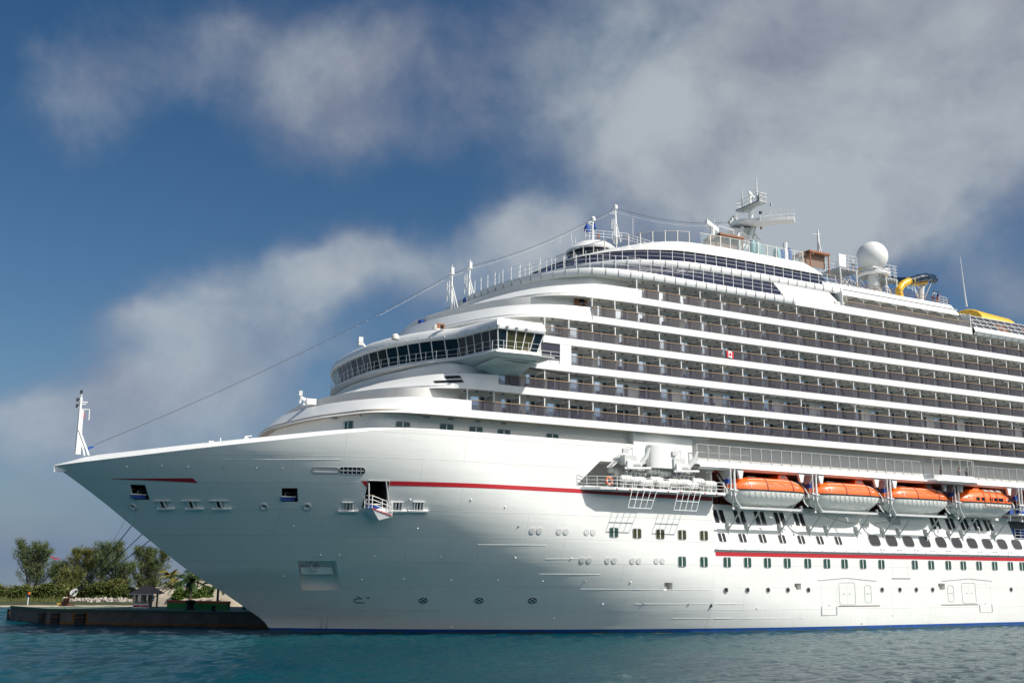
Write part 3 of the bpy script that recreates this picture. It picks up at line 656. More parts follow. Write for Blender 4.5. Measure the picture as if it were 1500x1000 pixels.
# ------------------------------------------------------------------ navigating bridge
BB = [(-5.5, -2.75), (-9.75, -2.75), (-10.95, 2.9), (-12.7, 5.6), (-14.0, 8.4), (-15.1, 11.4), (-15.75, 14.6), (-16.0, YC)]   # window foot
BTp = [(-4.9, -3.15), (-10.05, -3.15), (-11.35, 2.9), (-13.15, 5.3), (-14.5, 8.1), (-15.6, 11.2), (-16.25, 14.5), (-16.5, YC)]  # window head
def resamp(P, segs):
    out = []
    for (a, b), n in zip(zip(P, P[1:]), segs):
        for i in range(n): out.append((a[0]+(b[0]-a[0])*i/n, a[1]+(b[1]-a[1])*i/n))
    out.append(P[-1]); return out
segs = [5, 5, 2, 2, 2, 2, 3]
rb = resamp(BB, segs); rt_ = resamp(BTp, segs)
rb = rb+[(x, 2*YC-y) for x, y in rb[-2::-1]]; rt_ = rt_+[(x, 2*YC-y) for x, y in rt_[-2::-1]]
zb, zt = 26.95, 28.85
mu = MB(); n = len(rb)
for i in range(n-1):
    a, b, c, d = (*rb[i], zb), (*rb[i+1], zb), (*rt_[i+1], zt), (*rt_[i], zt)
    mb = MB(); mb.add([a, b, c, d], [(0, 1, 2, 3)], 'bronze' if i in (1, 2, 3) else 'bridge'); mb.build('bridge_window', ship)
    mu.tube([(rb[i][0], rb[i][1]-.03, zb), (rt_[i][0], rt_[i][1]-.03, zt)], .055, 'white', 4)
mu.tube([(x, y, zb) for x, y in rb], .06, 'white', 4)
k = 3; a0 = Vector((*rb[2], zb)).lerp(Vector((*rt_[2], zt)), .08); a1 = Vector((*rb[1], zb)).lerp(Vector((*rt_[1], zt)), .08); a2 = Vector((*rb[1], zb)).lerp(Vector((*rt_[1], zt)), .45); a3 = Vector((*rb[2], zb)).lerp(Vector((*rt_[2], zt)), .45)
mu.tube([a0, a1, a2, a3, a0], .05, 'rail', 4); mu.build('bridge_mullion', ship)
def bl(P, z, off=0, first=None):
    Q = inset([p for p in P], -off) if off else P
    return [(x, y, z) for x, y in Q]
def loop2(P, off, z):
    near = [(x, y) for x, y in P]; Q = []
    for i, (x, y) in enumerate(near):
        if i == 0: Q.append((x, y-off)); continue
        a, b = near[i-1], near[min(i+1, len(near)-1)]; tx, ty = b[0]-a[0], b[1]-a[1]
        if i == len(near)-1: tx, ty = 0, 1
        l = math.hypot(tx, ty); Q.append((x-ty/l*off*(1.2 if i == 1 else 1), y+tx/l*off*(1.2 if i == 1 else 1)))
    Q = [(x, min(y, YC), z) for x, y in Q]; return Q+[(x, 2*YC-y, z) for x, y, z in Q[-2::-1]]
R = resamp(BTp, [3, 4, 2, 2, 2, 2, 3])
mb = MB()
rows = [loop2(R, -.25, 28.72), loop2(R, .22, 28.78), loop2(R, .30, 29.0), loop2(R, .12, 29.55), loop2(R, -.35, 29.95), loop2(R, -1.4, 30.2)]
mb.grid(rows, 'sup'); inner = rows[-1]; half_n = len(inner)//2
mb.grid([inner, [((2, y, 30.25) if .3 < y < 2*YC-.3 else (-4.4, y, 30.25)) for x, y, z in inner]], 'sup'); mb.add([rows[0][0], rows[1][0], rows[2][0], rows[3][0], rows[4][0], rows[5][0], (-3, .3, 30.2), (-3, .3, 28.7)], [tuple(range(8))], 'sup')
mb.add([(-4.9, -3.4, 28.8), (-4.9, -2.7, 29.9), (-4.4, .1, 30.2), (-4.4, .1, 28.8)], [(0, 1, 2, 3)], 'sup')
mb.grid([rows[0], [((2, y, 28.7) if .3 < y < 2*YC-.3 else (-4.9, y, 28.7)) for x, y, z in rows[0]]], 'soffit'); mb.build('bridge_roof', ship)
# walkway round the windows
R = resamp(BB, [3, 4, 2, 2, 2, 2, 3])
mb = MB(); rows = [loop2(R, -.1, 26.95), loop2(R, .05, 26.9), loop2(R, .75, 26.62), loop2(R, .78, 26.5), loop2(R, .1, 26.15), loop2(R, -.6, 25.95)]
mb.grid(rows, 'sup'); mb.grid([rows[-1], [((2, y, 25.95) if .3 < y < 2*YC-.3 else (-5.5, y, 25.95)) for x, y, z in rows[-1]]], 'soffit')
mb.add([(-5.5, -3.5, 26.6), (-5.5, -2.7, 26.95), (-5.5, .1, 26.95), (-5.5, .1, 25.8), (-5.5, -2.6, 26.0)], [(0, 1, 2, 3, 4)], 'sup')
mb.add([(-9.9, -2.7, 26.05), (-5.5, -2.7, 26.05), (-5.9, .1, 25.1), (-8.6, .1, 24.9), (-10.6, .6, 25.6)], [(0, 1, 2, 3, 4)], 'soffit'); mb.build('bridge_walkway', ship)
mb = MB(); P = loop2(R, .72, 26.62); L = [0]
for a, b in zip(P, P[1:]): L.append(L[-1]+math.dist(a, b))
def atl(d): return [float(np.interp(d, L, [p[k] for p in P])) for k in range(3)]
d = .1
while d < L[-1]:
    p = atl(d); mb.tube([p, (p[0], p[1], p[2]+1.05)], .025, 'white', 4); d += 1.3
for h in (.5, 1.0): mb.tube([(*atl(d)[:2], 26.62+h) for d in np.arange(0, L[-1], .8)], .014, 'white', 4)
mb.tube([(-5.5, -3.45, 26.6), (-5.5, -3.45, 27.7), (-4.3, -1.5, 27.7), (-4.3, -1.5, 26.6)], .03, 'white', 4); mb.box((-5.5, -3.3, 26.5), (-3.8, -.1, 26.6), 'lgrey')
mb.build('railing', ship)
mb = MB()   # wipers and floodlights under the roof edge
for i in range(2, 30):
    p = Vector((*rt_[i], zt+.1)); mb.cbox(p+Vector((-.1, -.35, .05)), (.25, .16, .16), 'grey')
mb.build('floodlight', ship)
# wing: inner end wall
mb = MB(); mb.add([(-5.5, -2.75, 26.95), (-5.5, .1, 26.95), (-4.9, .1, 28.85), (-4.9, -3.15, 28.85)], [(0, 1, 2, 3)], 'bridge'); mb.build('bridge_window', ship)
# louvres on the second rounded front
for (a, b, c, d) in (((635, 557.6), (677, 555.8), (680, 559.6), (638, 560.4)), ((651, 550.6), (673, 549.8), (677, 553.6), (654, 554.2))):
    A_, B_ = CV['s1b'], CV['s1t']; rows = []
    for i in range(10):
        t_ = i/9; col = []
        for (p0, p1) in ((a, b), (d, c)):
            u, v = p0[0]+(p1[0]-p0[0])*t_, p0[1]+(p1[1]-p0[1])*t_; dr = ray(u, v); best = PY(u, v, 1)
            for yy in np.arange(-.5, 8, .01):
                p = CAM+dr*((yy-CY)/dr.y); t = max(0, min(1, (p.z-ZB[1])/BT)); M_ = mid(A_, B_, t); ys = float(np.interp(-p.x, [-q[0] for q in M_], [q[1] for q in M_]))
                if yy >= ys: best = p; break
            col.append(tuple(best+Vector((-.05, -.07, 0))))
        rows.append(col)
    mb = MB(); mb.grid(rows, 'black'); mb.build('louvre', ship)
# ------------------------------------------------------------------ hull windows, portholes, doors
def on_side(u, v): return on_hull(u, v)
def rrect(w, h, r=.14, sk=0., n=3):
    pts = []
    for cx, cz, a0 in ((w/2-r, h/2-r, 0), (-w/2+r, h/2-r, 90), (-w/2+r, -h/2+r, 180), (w/2-r, -h/2+r, 270)):
        for i in range(n+1):
            a = rad(a0+90*i/n); x = cx+r*math.cos(a); z = cz+r*math.sin(a); pts.append((x+sk*z, z))
    return pts
def window_mesh(w, h, pane, r=.14, sk=0., split=True, frame='frame', fw=.07):
    a = rrect(w+2*fw, h+2*fw, r+fw, sk); b = rrect(w, h, r, sk); n = len(a)
    f = MB(); f.add([(x, -.035, z) for x, z in a]+[(x, -.035, z) for x, z in b]+[(x, .02, z) for x, z in a]+[(x, -.005, z) for x, z in b], [(i, (i+1) % n, n+(i+1) % n, n+i) for i in range(n)]+[(i, (i+1) % n, 2*n+(i+1) % n, 2*n+i) for i in range(n)]+[(n+i, n+(i+1) % n, 3*n+(i+1) % n, 3*n+i) for i in range(n)], frame)
    if split: f.add([(-.05+sk*z, y, z) for y in (-.04,) for z in (-h/2, h/2)]+[(.05+sk*z, -.04, z) for z in (h/2, -h/2)], [(0, 1, 2, 3)], 'white')
    g = MB(); g.add([(x, -.012, z) for x, z in b], [tuple(range(n))], pane); return f, g
protos = {}
def put_window(key, m, name='hull_window', **kw):
    if key not in protos:
        f, g = window_mesh(**kw); a = f.build(name, ship); b = g.build('pane', a); protos[key] = (a, b); a.matrix_local = m; return a
    a, b = protos[key]; c = a.copy(); COL.objects.link(c); c.matrix_local = m; d = b.copy(); COL.objects.link(d); d.parent = c; return c
for i, (u, v) in enumerate([(899, 779.5), (933, 781), (967, 782), (999, 783), (1031, 784)]):
    put_window('g1' if i == 0 else 'b1', hull_frame(on_hull(u, v), .0), w=.98, h=.92, pane='green' if i == 0 else 'bronze')
SK = -.0
def slant(x, z): 
    m = hull_frame(Vector((x, hull_y(x, z), z))); return m
for i in range(7):
    x = 20.03+2.868*i; put_window('s1', slant(x, 9.95), w=.95, h=.95, pane='dark', sk=-.0)
for i in range(14):
    x = 43.16+2.876*i; put_window('big', slant(x, 10.08), name='large_window', w=1.75, h=1.30, pane='dark', r=.42, split=False, fw=.09)
mb = MB()
for i in range(9):
    x = 43.16+2.876*i
    m = T(x+.4, HY, 9.0)
    for dx in (0, .55): mb.box((x+.4+dx, HY-.015+.01, 8.98), (x+.72+dx, HY+.08, 9.1), 'frame')
mb.build('scupper', ship)
RW2 = [14.24, 17.13, 20.29, 23.14, 25.97, 28.86, 31.92, 34.85, 37.62, 40.57, 43.59, 49.24, 52.09, 55.14, 57.87, 60.79, 63.77, 66.81, 69.11, 72., 74.9, 77.8, 80.7]
for x in RW2: put_window('g2', hull_frame(Vector((x, 0, 7.33))), w=.92, h=.98, pane='green')
for i in range(6):
    x = 20.46+2.93*i if i < 5 else 0
    if i < 4 or i == 4:
        for dx in (-.45, .42): put_window('t1', slant(x+dx, 12.25), name='tall_window', w=.62, h=1.55, pane='dark', r=.1, split=False, frame='lgrey', fw=.03)
for x in (55.2, 58.0, 60.6, 63.0, 65.2): 
    for dx in (-.45, .42): put_window('t1', slant(x+dx-.2, 12.45), name='tall_window', w=.62, h=1.55, pane='dark', r=.1, split=False, frame='lgrey', fw=.03)
# portholes
def port_mesh():
    f = MB(); f.lathe([(.30, .02), (.30, -.05), (.23, -.05), (.21, .0)], 'frame', axis='y', n=14); g = MB(); g.lathe([(.0, -.015), (.22, -.015)], 'black', axis='y', n=14); return f, g
def put_port(m):
    if 'port' not in protos:
        f, g = port_mesh(); a = f.build('porthole', ship); b = g.build('pane', a); protos['port'] = (a, b); a.matrix_local = m; return
    a, b = protos['port']; c = a.copy(); COL.objects.link(c); c.matrix_local = m; d = b.copy(); COL.objects.link(d); d.parent = c
for x in (20.06, 22.99, 25.9, 28.77, 31.82, 43.43, 46.39, 49.18, 52.02, 66.54, 70, 73): put_port(hull_frame(Vector((x, 0, 4.42))))
def cover_mesh(): 
    f = MB(); f.lathe([(.33, .02), (.33, -.04), (.26, -.05), (.0, -.045)], 'lgrey', axis='y', n=14); return f
cv = []
for u, v in [(785, 777), (824, 778), (864, 779), (858, 820), (895, 820.5), (931, 821), (966, 821)]:
    p = on_hull(u, v)
    for dx in (-.38, .38): cv.append(hull_frame(Vector((p.x+dx, 0, p.z))))
many('porthole_cover', cover_mesh(), cv, ship)
# shell doors drawn by their raised seams
def seam(pts, w=.03, k='frame', name=None, closed=True):
    mb = MB(); P = [(x, HY-.012, z) for x, z in pts]; mb.tube(P+([P[0]] if closed else []), w/2, k, 4, smooth=False); return mb
for x0, s in ((37.9, 1), (58.4, -1)):
    mb = MB()
    def add(pts, w=.035, k='grey', closed=True):
        P = [(x0+s*x, HY-.0, z) for x, z in pts]; mb.tube(P+([P[0]] if closed else []), w, k, 4, smooth=False)
    dd = [(x-.1, z+4.0) for x, z in rrect(2.5, 2.45, .25)]; add(dd); add([(-.1, 2.8), (-.1, 5.2)], .012, 'lgrey', False)
    add([(x+3.2, z+3.95) for x, z in rrect(1.05, 1.95, .3)]); add([(-4.6, 5.45), (-.2, 5.75), (4.7, 5.42)], .05, 'grey', False)
    add([(-1.6, 2.62), (5.0, 2.62)], .05, 'rust', False); add([(-4.2, 1.65), (-4.2, 5.1), (-1.8, 5.1), (-1.8, 1.65)], .012, 'lgrey')
    for xx in (-4.2, -1.9): add([(xx, 1.7), (xx, 2.6)], .06, 'grey', False)
    add([(-4.2, 1.65), (-1.9, 1.65)], .03, 'grey', False)
    for cx, cz in ((-.6, 4), (.3, 4), (3.0, 4), (3.4, 4), (-3, 2.7)): mb.cbox((x0+s*cx, HY-.02, cz), (.3, .04, .06), 'grey')
    mb.build('shell_door', ship)
mb = MB(); mb.tube([(45.2, HY-.02, 5.75), (48.3, HY-.02, 5.75)], .06, 'grey', 4); mb.tube([(45.4, HY, 5.8), (45.4, HY, 7.9), (47.9, HY, 7.9), (47.9, HY, 5.8)], .015, 'lgrey', 4); mb.build('shell_door', ship)
# small fittings in the pilot recesses
for k in range(3):
    P = ports['pilot%d' % k]; c = sum(P, Vector())/4; mb = MB(); mb.cbox(c+Vector((-.1, .55, -.2)), (.4, .25, .4), 'white'); mb.cbox(c+Vector((-.35, .5, -.25)), (.1, .2, .2), 'grey'); mb.build('recess_fitting', ship)
# anchor recess: block and anchor
P = ports['anchor']; c = sum(P, Vector())/4; mb = MB()
w = (P[1]-P[0]).length
A, B = P[0].lerp(P[3], .45), P[1].lerp(P[2], .45)
q = [A.lerp(B, .08), A.lerp(B, .90)]; up = (P[0]-P[3]).normalized()
mb.add([q[0]+Vector((0, .25, 0)), q[1]+Vector((0, .25, 0)), q[1]+up*1.0+Vector((0, .55, 0)), q[0]+up*1.0+Vector((0, .55, 0)), q[0]+Vector((0, 1.0, -.1)), q[1]+Vector((0, 1.0, -.1)), q[1]+up*1+Vector((0, 1.3, 0)), q[0]+up*1+Vector((0, 1.3, 0))],
       [(0, 1, 2, 3), (0, 1, 5, 4), (1, 2, 6, 5), (2, 3, 7, 6), (3, 0, 4, 7)], 'sup')
g = A.lerp(B, .45)+up*1.25+Vector((0, .7, 0)); mb.tube([g+Vector((-.3, 0, .3)), g+Vector((-.2, 0, -.3)), g+Vector((0, -.1, -.5))], .1, 'grey'); mb.tube([g+Vector((.35, 0, .3)), g+Vector((.25, 0, -.3)), g+Vector((0, -.1, -.5))], .1, 'grey'); mb.build('anchor', ship)
# fairleads and mooring fittings on the flared bow
def fitting(u, v, kind):
    m = hull_frame(on_hull(u, v)); mb = MB()
    if kind == 'roller':     # upper and lower rails with rollers between
        mb.box((-.95, -.16, .42), (.95, .0, .50), 'lgrey'); mb.box((-.85, -.22, -.52), (1.05, .0, -.40), 'white')
        for x in (-.35, .15): mb.lathe([(.10, -.42), (.10, .42)], 'lgrey', (x, -.1, 0), 8)
        mb.box((-.25, -.03, -.40), (.1, -.005, .40), 'black'); mb.box((-.5, -.03, -.40), (-.45, -.005, .40), 'frame'); mb.box((.3, -.03, -.40), (.36, -.005, .40), 'frame'); nm = 'roller_fairlead'
    elif kind == 'sill':
        mb.box((-.95, -.26, -.52), (.95, .0, -.36), 'white'); mb.box((-.5, -.07, -.36), (.5, .0, .46), 'frame')
        for x in (-.42, -.14, .14, .42): mb.lathe([(.07, -.36), (.07, .44)], 'lgrey', (x, -.09, 0), 8)
        mb.box((-.12, -.09, -.3), (.12, -.05, .4), 'dark'); mb.box((-.55, -.14, .44), (.55, .0, .50), 'lgrey'); nm = 'roller_fairlead'
    elif kind == 'eye':
        mb.lathe([(.40, .0), (.42, -.06), (.34, -.14), (.26, -.12), (.2, -.02), (0, -.015)], 'lgrey', (0, 0, 0), 14, 'y'); mb.lathe([(0, -.03), (.2, -.03)], 'frame', (.02, 0, .03), 12, 'y'); nm = 'fairlead'
    o = mb.build(nm, ship); o.matrix_local = m
for u, v in ((240, 738), (282, 738), (322, 738)): fitting(u, v, 'roller')
for u, v in ((510, 741), (582, 741), (613, 741)): fitting(u, v, 'sill')
for u, v in ((195, 741), (387, 741), (450, 741)): fitting(u, v, 'eye')
# oval vents
def oval(u, v, w, h, dark):
    m = hull_frame(on_hull(u, v)); mb = MB(); a = rrect(w, h, h/2-.01, 0, 5); n = len(a)
    mb.add([(x, -.012, z) for x, z in a], [tuple(range(n))], 'navy' if dark else 'lgrey'); mb.tube([(x, -.015, z) for x, z in a+[a[0]]], .035, 'grey' if dark else 'frame', 4)
    if dark:
        for k in range(1, 6): x = -w/2+w*k/6; mb.box((x-.03, -.05, -h/2), (x+.03, -.012, h/2), 'lgrey')
        mb.box((-w/2+.1, -.05, -.03), (w/2-.1, -.012, .03), 'lgrey')
    else:
        mb.box((-w/2+.2, -.04, -h/2+.12), (w/2-.1, -.012, -h/2+.2), 'white')
    o = mb.build('hull_vent', ship); o.matrix_local = m
oval(477, 688.5, 2.45, .62, False); oval(516, 689, 2.4, .7, True)
# open gate platform with its railing
P = ports['gate']
def gate():
    a, b = P[3].copy(), P[2].copy(); x = (b-a).normalized(); mb = MB()
    a = a-x*.0; out = Vector((-.15, -1, 0)).normalized()
    tip = a.lerp(b, .5)+out*2.6+Vector((0, 0, -.1))
    T0 = [a, a+out*1.3+Vector((-.2, 0, -.05)), tip+x*1.7+Vector((0, .4, 0)), b+x*.3+out*.5]
    u_, v_ = 0, 0
    T0 = [PY(529, 743.5, a.y-.1), PY(545, 744, a.y-1.9), PY(574, 755, a.y-1.7), PY(569.5, 744, b.y-.1)]
    D = [PY(529, 747, a.y-.1), PY(555, 761.5, a.y-1.5), PY(575, 756.5, a.y-1.65), PY(570, 748, b.y-.1)]
    mb.add(T0+D, [(0, 1, 2, 3), (0, 1, 5, 4), (1, 2, 6, 5), (2, 3, 7, 6), (4, 5, 6, 7)], 'white')
    mb.tube([T0[1], T0[2]], .05, 'red', 4); o = mb.build('gate_platform', ship)
    r = MB(); h = Vector((0, 0, 1.15))
    Q = [T0[0].lerp(T0[1], .3), T0[1], T0[1].lerp(T0[2], .5), T0[2], T0[2].lerp(T0[3], .7)]
    for q in Q+[Q[1].lerp(Q[0], .5), Q[2].lerp(Q[3], .5)]: r.tube([q, q+h], .04, 'white', 5)
    for f in (.35, .7, 1): r.tube([q+h*f for q in Q], .035, 'white', 5)
    r.tube([P[0].lerp(P[3], .1)+Vector((.1, -.1, 0)), T0[1]+Vector((-.2, .3, .1))], .06, 'lgrey', 6); r.tube([P[1].lerp(P[2], .05)+Vector((-.35, -.1, 0)), T0[2]+Vector((-.1, .2, .2))], .06, 'lgrey', 6)
    r.build('railing', o)
    f = MB(); f.tube([p+Vector((0, -.03, 0)) for p in (P[0], P[1], P[2], P[3], P[0])], .05, 'grey', 4); f.build('frame', o)
gate()
# thruster signs, bulb mark, draught marks, seam plates and small studs
def mark(u, v, segs, r=.035, name='thruster_sign', k='black'):
    m = hull_frame(on_hull(u, v), .012); mb = MB()
    for s in segs: mb.tube([(x, 0, z) for x, z in s], r, k, 4, smooth=False)
    o = mb.build(name, ship); o.matrix_local = m
circ = [(.42*math.cos(a), .33*math.sin(a)) for a in np.linspace(0, 2*math.pi, 20)]
for u in (620, 702, 780): mark(u, 879, [circ, [(-.3, -.23), (.3, .23)], [(-.3, .23), (.3, -.23)]], .04)
mark(526, 877.5, [[(.55, -.42), (-.25, -.42), (-.45, -.3), (-.5, -.1), (-.4, .08), (-.1, .12), (.3, .1), (-.15, .42)]], .04, 'bulb_sign'); mark(539.5, 874.5, [[(-.12, 0), (.12, 0)]], .05, 'bulb_sign')
mb = MB()
for u0 in (0, 8):
    for v in (903.5, 908, 912, 915.5, 918): 
        p = on_hull(473+u0-(v-903)*.16, v); mb.cbox(hull_frame(p, .01).translation, (.14, .05, .16), 'frame')
mb.build('draught_marks', ship)
mb = MB(); rr = random.Random(5)
for u, v in [(237, 682), (186, 683), (276, 683), (327, 684), (376, 685), (414, 685), (497, 812), (548, 814), (595, 814), (646, 815), (702, 815), (755, 816), (470, 812), (430, 770), (530, 848), (591, 847), (661, 849), (729, 849), (795, 850), (857, 850), (924, 852), (837, 817), (612, 773), (690, 731), (740, 742), (601, 731), (415, 843), (506, 920), (661, 918), (811, 905), (943, 883), (1009, 884), (1109, 890), (1262, 913), (1360, 911), (1308, 901), (883, 884), (760, 770)]:
    p = on_hull(u, v); mb.cbox(hull_frame(p, .02).translation, (.14, .08, .12), 'white' if rr.random() < .8 else 'frame')
mb.build('stud', ship)
mb = MB(); p = on_hull(1042, 884); mb.prism([hull_frame(p, .012).translation+Vector((x, 0, z)) for x, z in ((-.12, -.35), (.1, -.35), (.2, .35), (-.02, .35))], 'black', (0, .05, 0)); mb.build('draught_marks', ship)
# raised weld seams on the plating where light catches them
mb = MB()
for a, b in (((328, 672.5), (500, 672.5)), ((850, 862), (1040, 863)), ((930, 884), (1090, 884)), ((985, 905), (1180, 905)), ((700, 797), (800, 798)), ((790, 840), (880, 841)), ((800, 818), (860, 818))):
    n = 12; mb.tube([hull_frame(on_hull(a[0]+(b[0]-a[0])*i/n, a[1]+(b[1]-a[1])*i/n), .0).translation for i in range(n+1)], .022, 'hull', 4)
mb.build('weld_seam', ship)
# recess above the bulwark: windows peeping over it, lamps
for u, v in ((510, 625), (590, 625.8), (654, 629), (697, 633), (738, 637), (809, 643)):
    p = PY(u, v, 1.78)
    C = [(x, max(y, D_IN)) for x, y in inset(CV['s0b'], 1.0)]
    dr = ray(u, v)
    for yy in np.arange(1, 14, .02):
        p = CAM+dr*((yy-CY)/dr.y)
        if yy >= float(np.interp(-p.x, [-q[0] for q in C], [q[1] for q in C])): break
    e = .3; dy = float(np.interp(-(p.x+e), [-q[0] for q in C], [q[1] for q in C]))-float(np.interp(-(p.x-e), [-q[0] for q in C], [q[1] for q in C]))
    m = Matrix.Translation(p) @ Matrix.Rotation(math.atan2(dy, 2*e), 4, 'Z')
    put_window('rec', m, name='lounge_window', w=1.35, h=1.0, pane='green')
lm_ = MB(); lm_.lathe([(0, -.10), (.16, -.09), (.2, 0)], 'lamp', n=10); lm_.mats = [MT['frame']]
tl = []
for u, v in ((489, 615), (532, 612), (590.5, 613), (625, 613.5), (661, 616), (699, 620), (737, 623), (774, 626.5), (810, 629.3), (844, 632), (878, 635), (911, 638), (946, 641), (981, 644)):
    p = PZ(u, v, 20.3); tl.append(Matrix.Translation((p.x, max(p.y, .95), 20.55)) @ Matrix.Diagonal((2.0, 1.6, 1.6, 1)))
many('recess_lamp', lm_, tl, ship)
# ------------------------------------------------------------------ raft station
mb = MB()
E_ = [(1.6, .85), (3.2, -.55), (4.6, -1.0), (18.9, -1.0), (18.9, .9)]
mb.prism([(x, y, 14.32) for x, y in E_], 'white', (0, 0, .26)); mb.prism([(x+.1, y+.25 if y < .5 else y, 14.24) for x, y in E_], 'lgrey', (0, 0, .07)); mb.box((1.8, .9, 14.7), (18.4, 4.9, 14.76), 'grey'); deckp = mb.build('raft_platform', ship)
def rail_run(P, h=1.05, step=1.0, fr=(.33, .66, 1), r=.028, k='white', name='railing', parent=None):
    mb = MB(); P = [Vector(p) for p in P]; L = [0]
    for a, b in zip(P, P[1:]): L.append(L[-1]+(b-a).length)
    def at(d): return Vector([float(np.interp(d, L, [p[k] for p in P])) for k in range(3)])
    n = max(1, round(L[-1]/step))
    for i in range(n+1): p = at(L[-1]*i/n); mb.tube([p, p+Vector((0, 0, h))], r*1.3, k, 5)
    for f in fr: mb.tube([p+Vector((0, 0, h*f)) for p in P], r, k, 5)
    return mb.build(name, parent or ship)
rail_run([(1.3, .78, 14.75), (1.9, .75, 14.6), (3.2, -.5, 14.58), (4.6, -.95, 14.58), (18.8, -.95, 14.58)], step=1.05)
mb = MB()
for i in range(9): mb.cbox((4.9+i*1.6, -1.03, 14.4), (.14, .06, .1), 'rred')
mb.build('drain_plug', ship)
def raft():
    r = empty('life_raft', (0, 0, 0)); mb = MB()
    prof = [(0, -.78), (.2, -.78), (.30, -.72), (.36, -.5), (.38, -.49), (.38, -.43), (.36, -.42), (.37, -.03), (.40, -.02), (.40, .02), (.37, .03), (.36, .42), (.38, .43), (.38, .49), (.36, .5), (.30, .72), (.2, .78), (0, .78)]
    mb.lathe(prof, 'boat', (0, 0, .5), 14, 'x'); c = mb.build('canister', r)
    mb = MB()
    for x in (-.5, .5): mb.box((x-.05, -.35, 0), (x+.05, .35, .12), 'grey'); mb.tube([(x, -.35, .1), (x, -.4, .4)], .03, 'grey', 4); mb.tube([(x, .35, .1), (x, .4, .4)], .03, 'grey', 4)
    mb.build('cradle', r)
    mb = MB()
    for x in (-.25, .25): mb.lathe([(.385, x-.03), (.385, x+.03)], 'grey', (0, 0, .5), 14, 'x')
    mb.build('strap', r); return r
rp = raft(); RAFTS = [(900.5, 689, 1.9), (908.5, 693, 1.6), (917.5, 701, .0), (936, 703, .0), (957, 690.6, .9), (974, 693.7, .9), (961, 703, .0), (986.5, 706, .0), (1002.6, 706.7, .0), (1022, 704, .1), (1040, 709, .0), (946, 707, -.3), (971, 708.5, -.3), (1013, 711, -.3)]
RLAB = ['white life raft canister at the forward top of the raft station, beside the grey doorway', 'second white life raft canister from the grey doorway, half stacked over the front row', 'front-row white life raft canister just aft of the orange lifebuoy', 'front-row white life raft canister under the forward white davit', 'upper white life raft canister below the tall white tank, forward one of two', 'upper white life raft canister below the tall white tank, aft one of two', 'front-row white life raft canister below the two upper canisters', 'front-row white life raft canister between the two hanging ladder frames', 'front-row white life raft canister under the aft white davit', 'raised white life raft canister third from the aft end of the raft row', 'aftmost white life raft canister, beside the first lifeboat', 'small low white life raft canister by the rail, above the forward ladder frame', 'low white life raft canister by the rail, aft of the forward ladder frame', 'low white life raft canister by the rail, above the aft ladder frame']
for i, ((u, v, y), lb) in enumerate(zip(RAFTS, RLAB)):
    p = PY(u, v, y); loc = (p.x, y, p.z-.5)
    if y < .3: loc = (p.x, y, max(14.58, min(p.z-.5, 15.2)))
    o = rp if i == 0 else copy_tree(rp, loc); o.location = loc; tag(o, lb, 'life raft', 'life raft canisters on the side platform')
    if loc[2] > 14.7:
        mb = MB(); mb.box((loc[0]-.6, loc[1]-.3, 14.58), (loc[0]-.5, loc[1]+.3, loc[2]), 'lgrey'); mb.box((loc[0]-.55, loc[1]-.05, loc[2]-.08), (loc[0]+.55, loc[1]+.05, loc[2]-.01), 'lgrey'); mb.box((loc[0]+.5, loc[1]-.3, 14.58), (loc[0]+.6, loc[1]+.3, loc[2]), 'lgrey'); mb.build('raft_rack', ship)
# lifebuoy on the rail
mb = MB(); p = PY(892.5, 704, -.75); ang = np.linspace(0, 2*math.pi, 17)
for i in range(4):
    a = [w+i*math.pi/2 for w in np.linspace(0, math.pi/2, 6)]; mb.tube([(p.x+.36*math.cos(w), p.y, p.z+.36*math.sin(w)) for w in a[:5]], .09, 'orange', 6, False); mb.tube([(p.x+.36*math.cos(w), p.y, p.z+.36*math.sin(w)) for w in a[4:]], .095, 'white', 6, False)
o = mb.build('lifebuoy'); tag(o, 'orange and white lifebuoy on the railing at the forward end of the raft platform', 'lifebuoy')
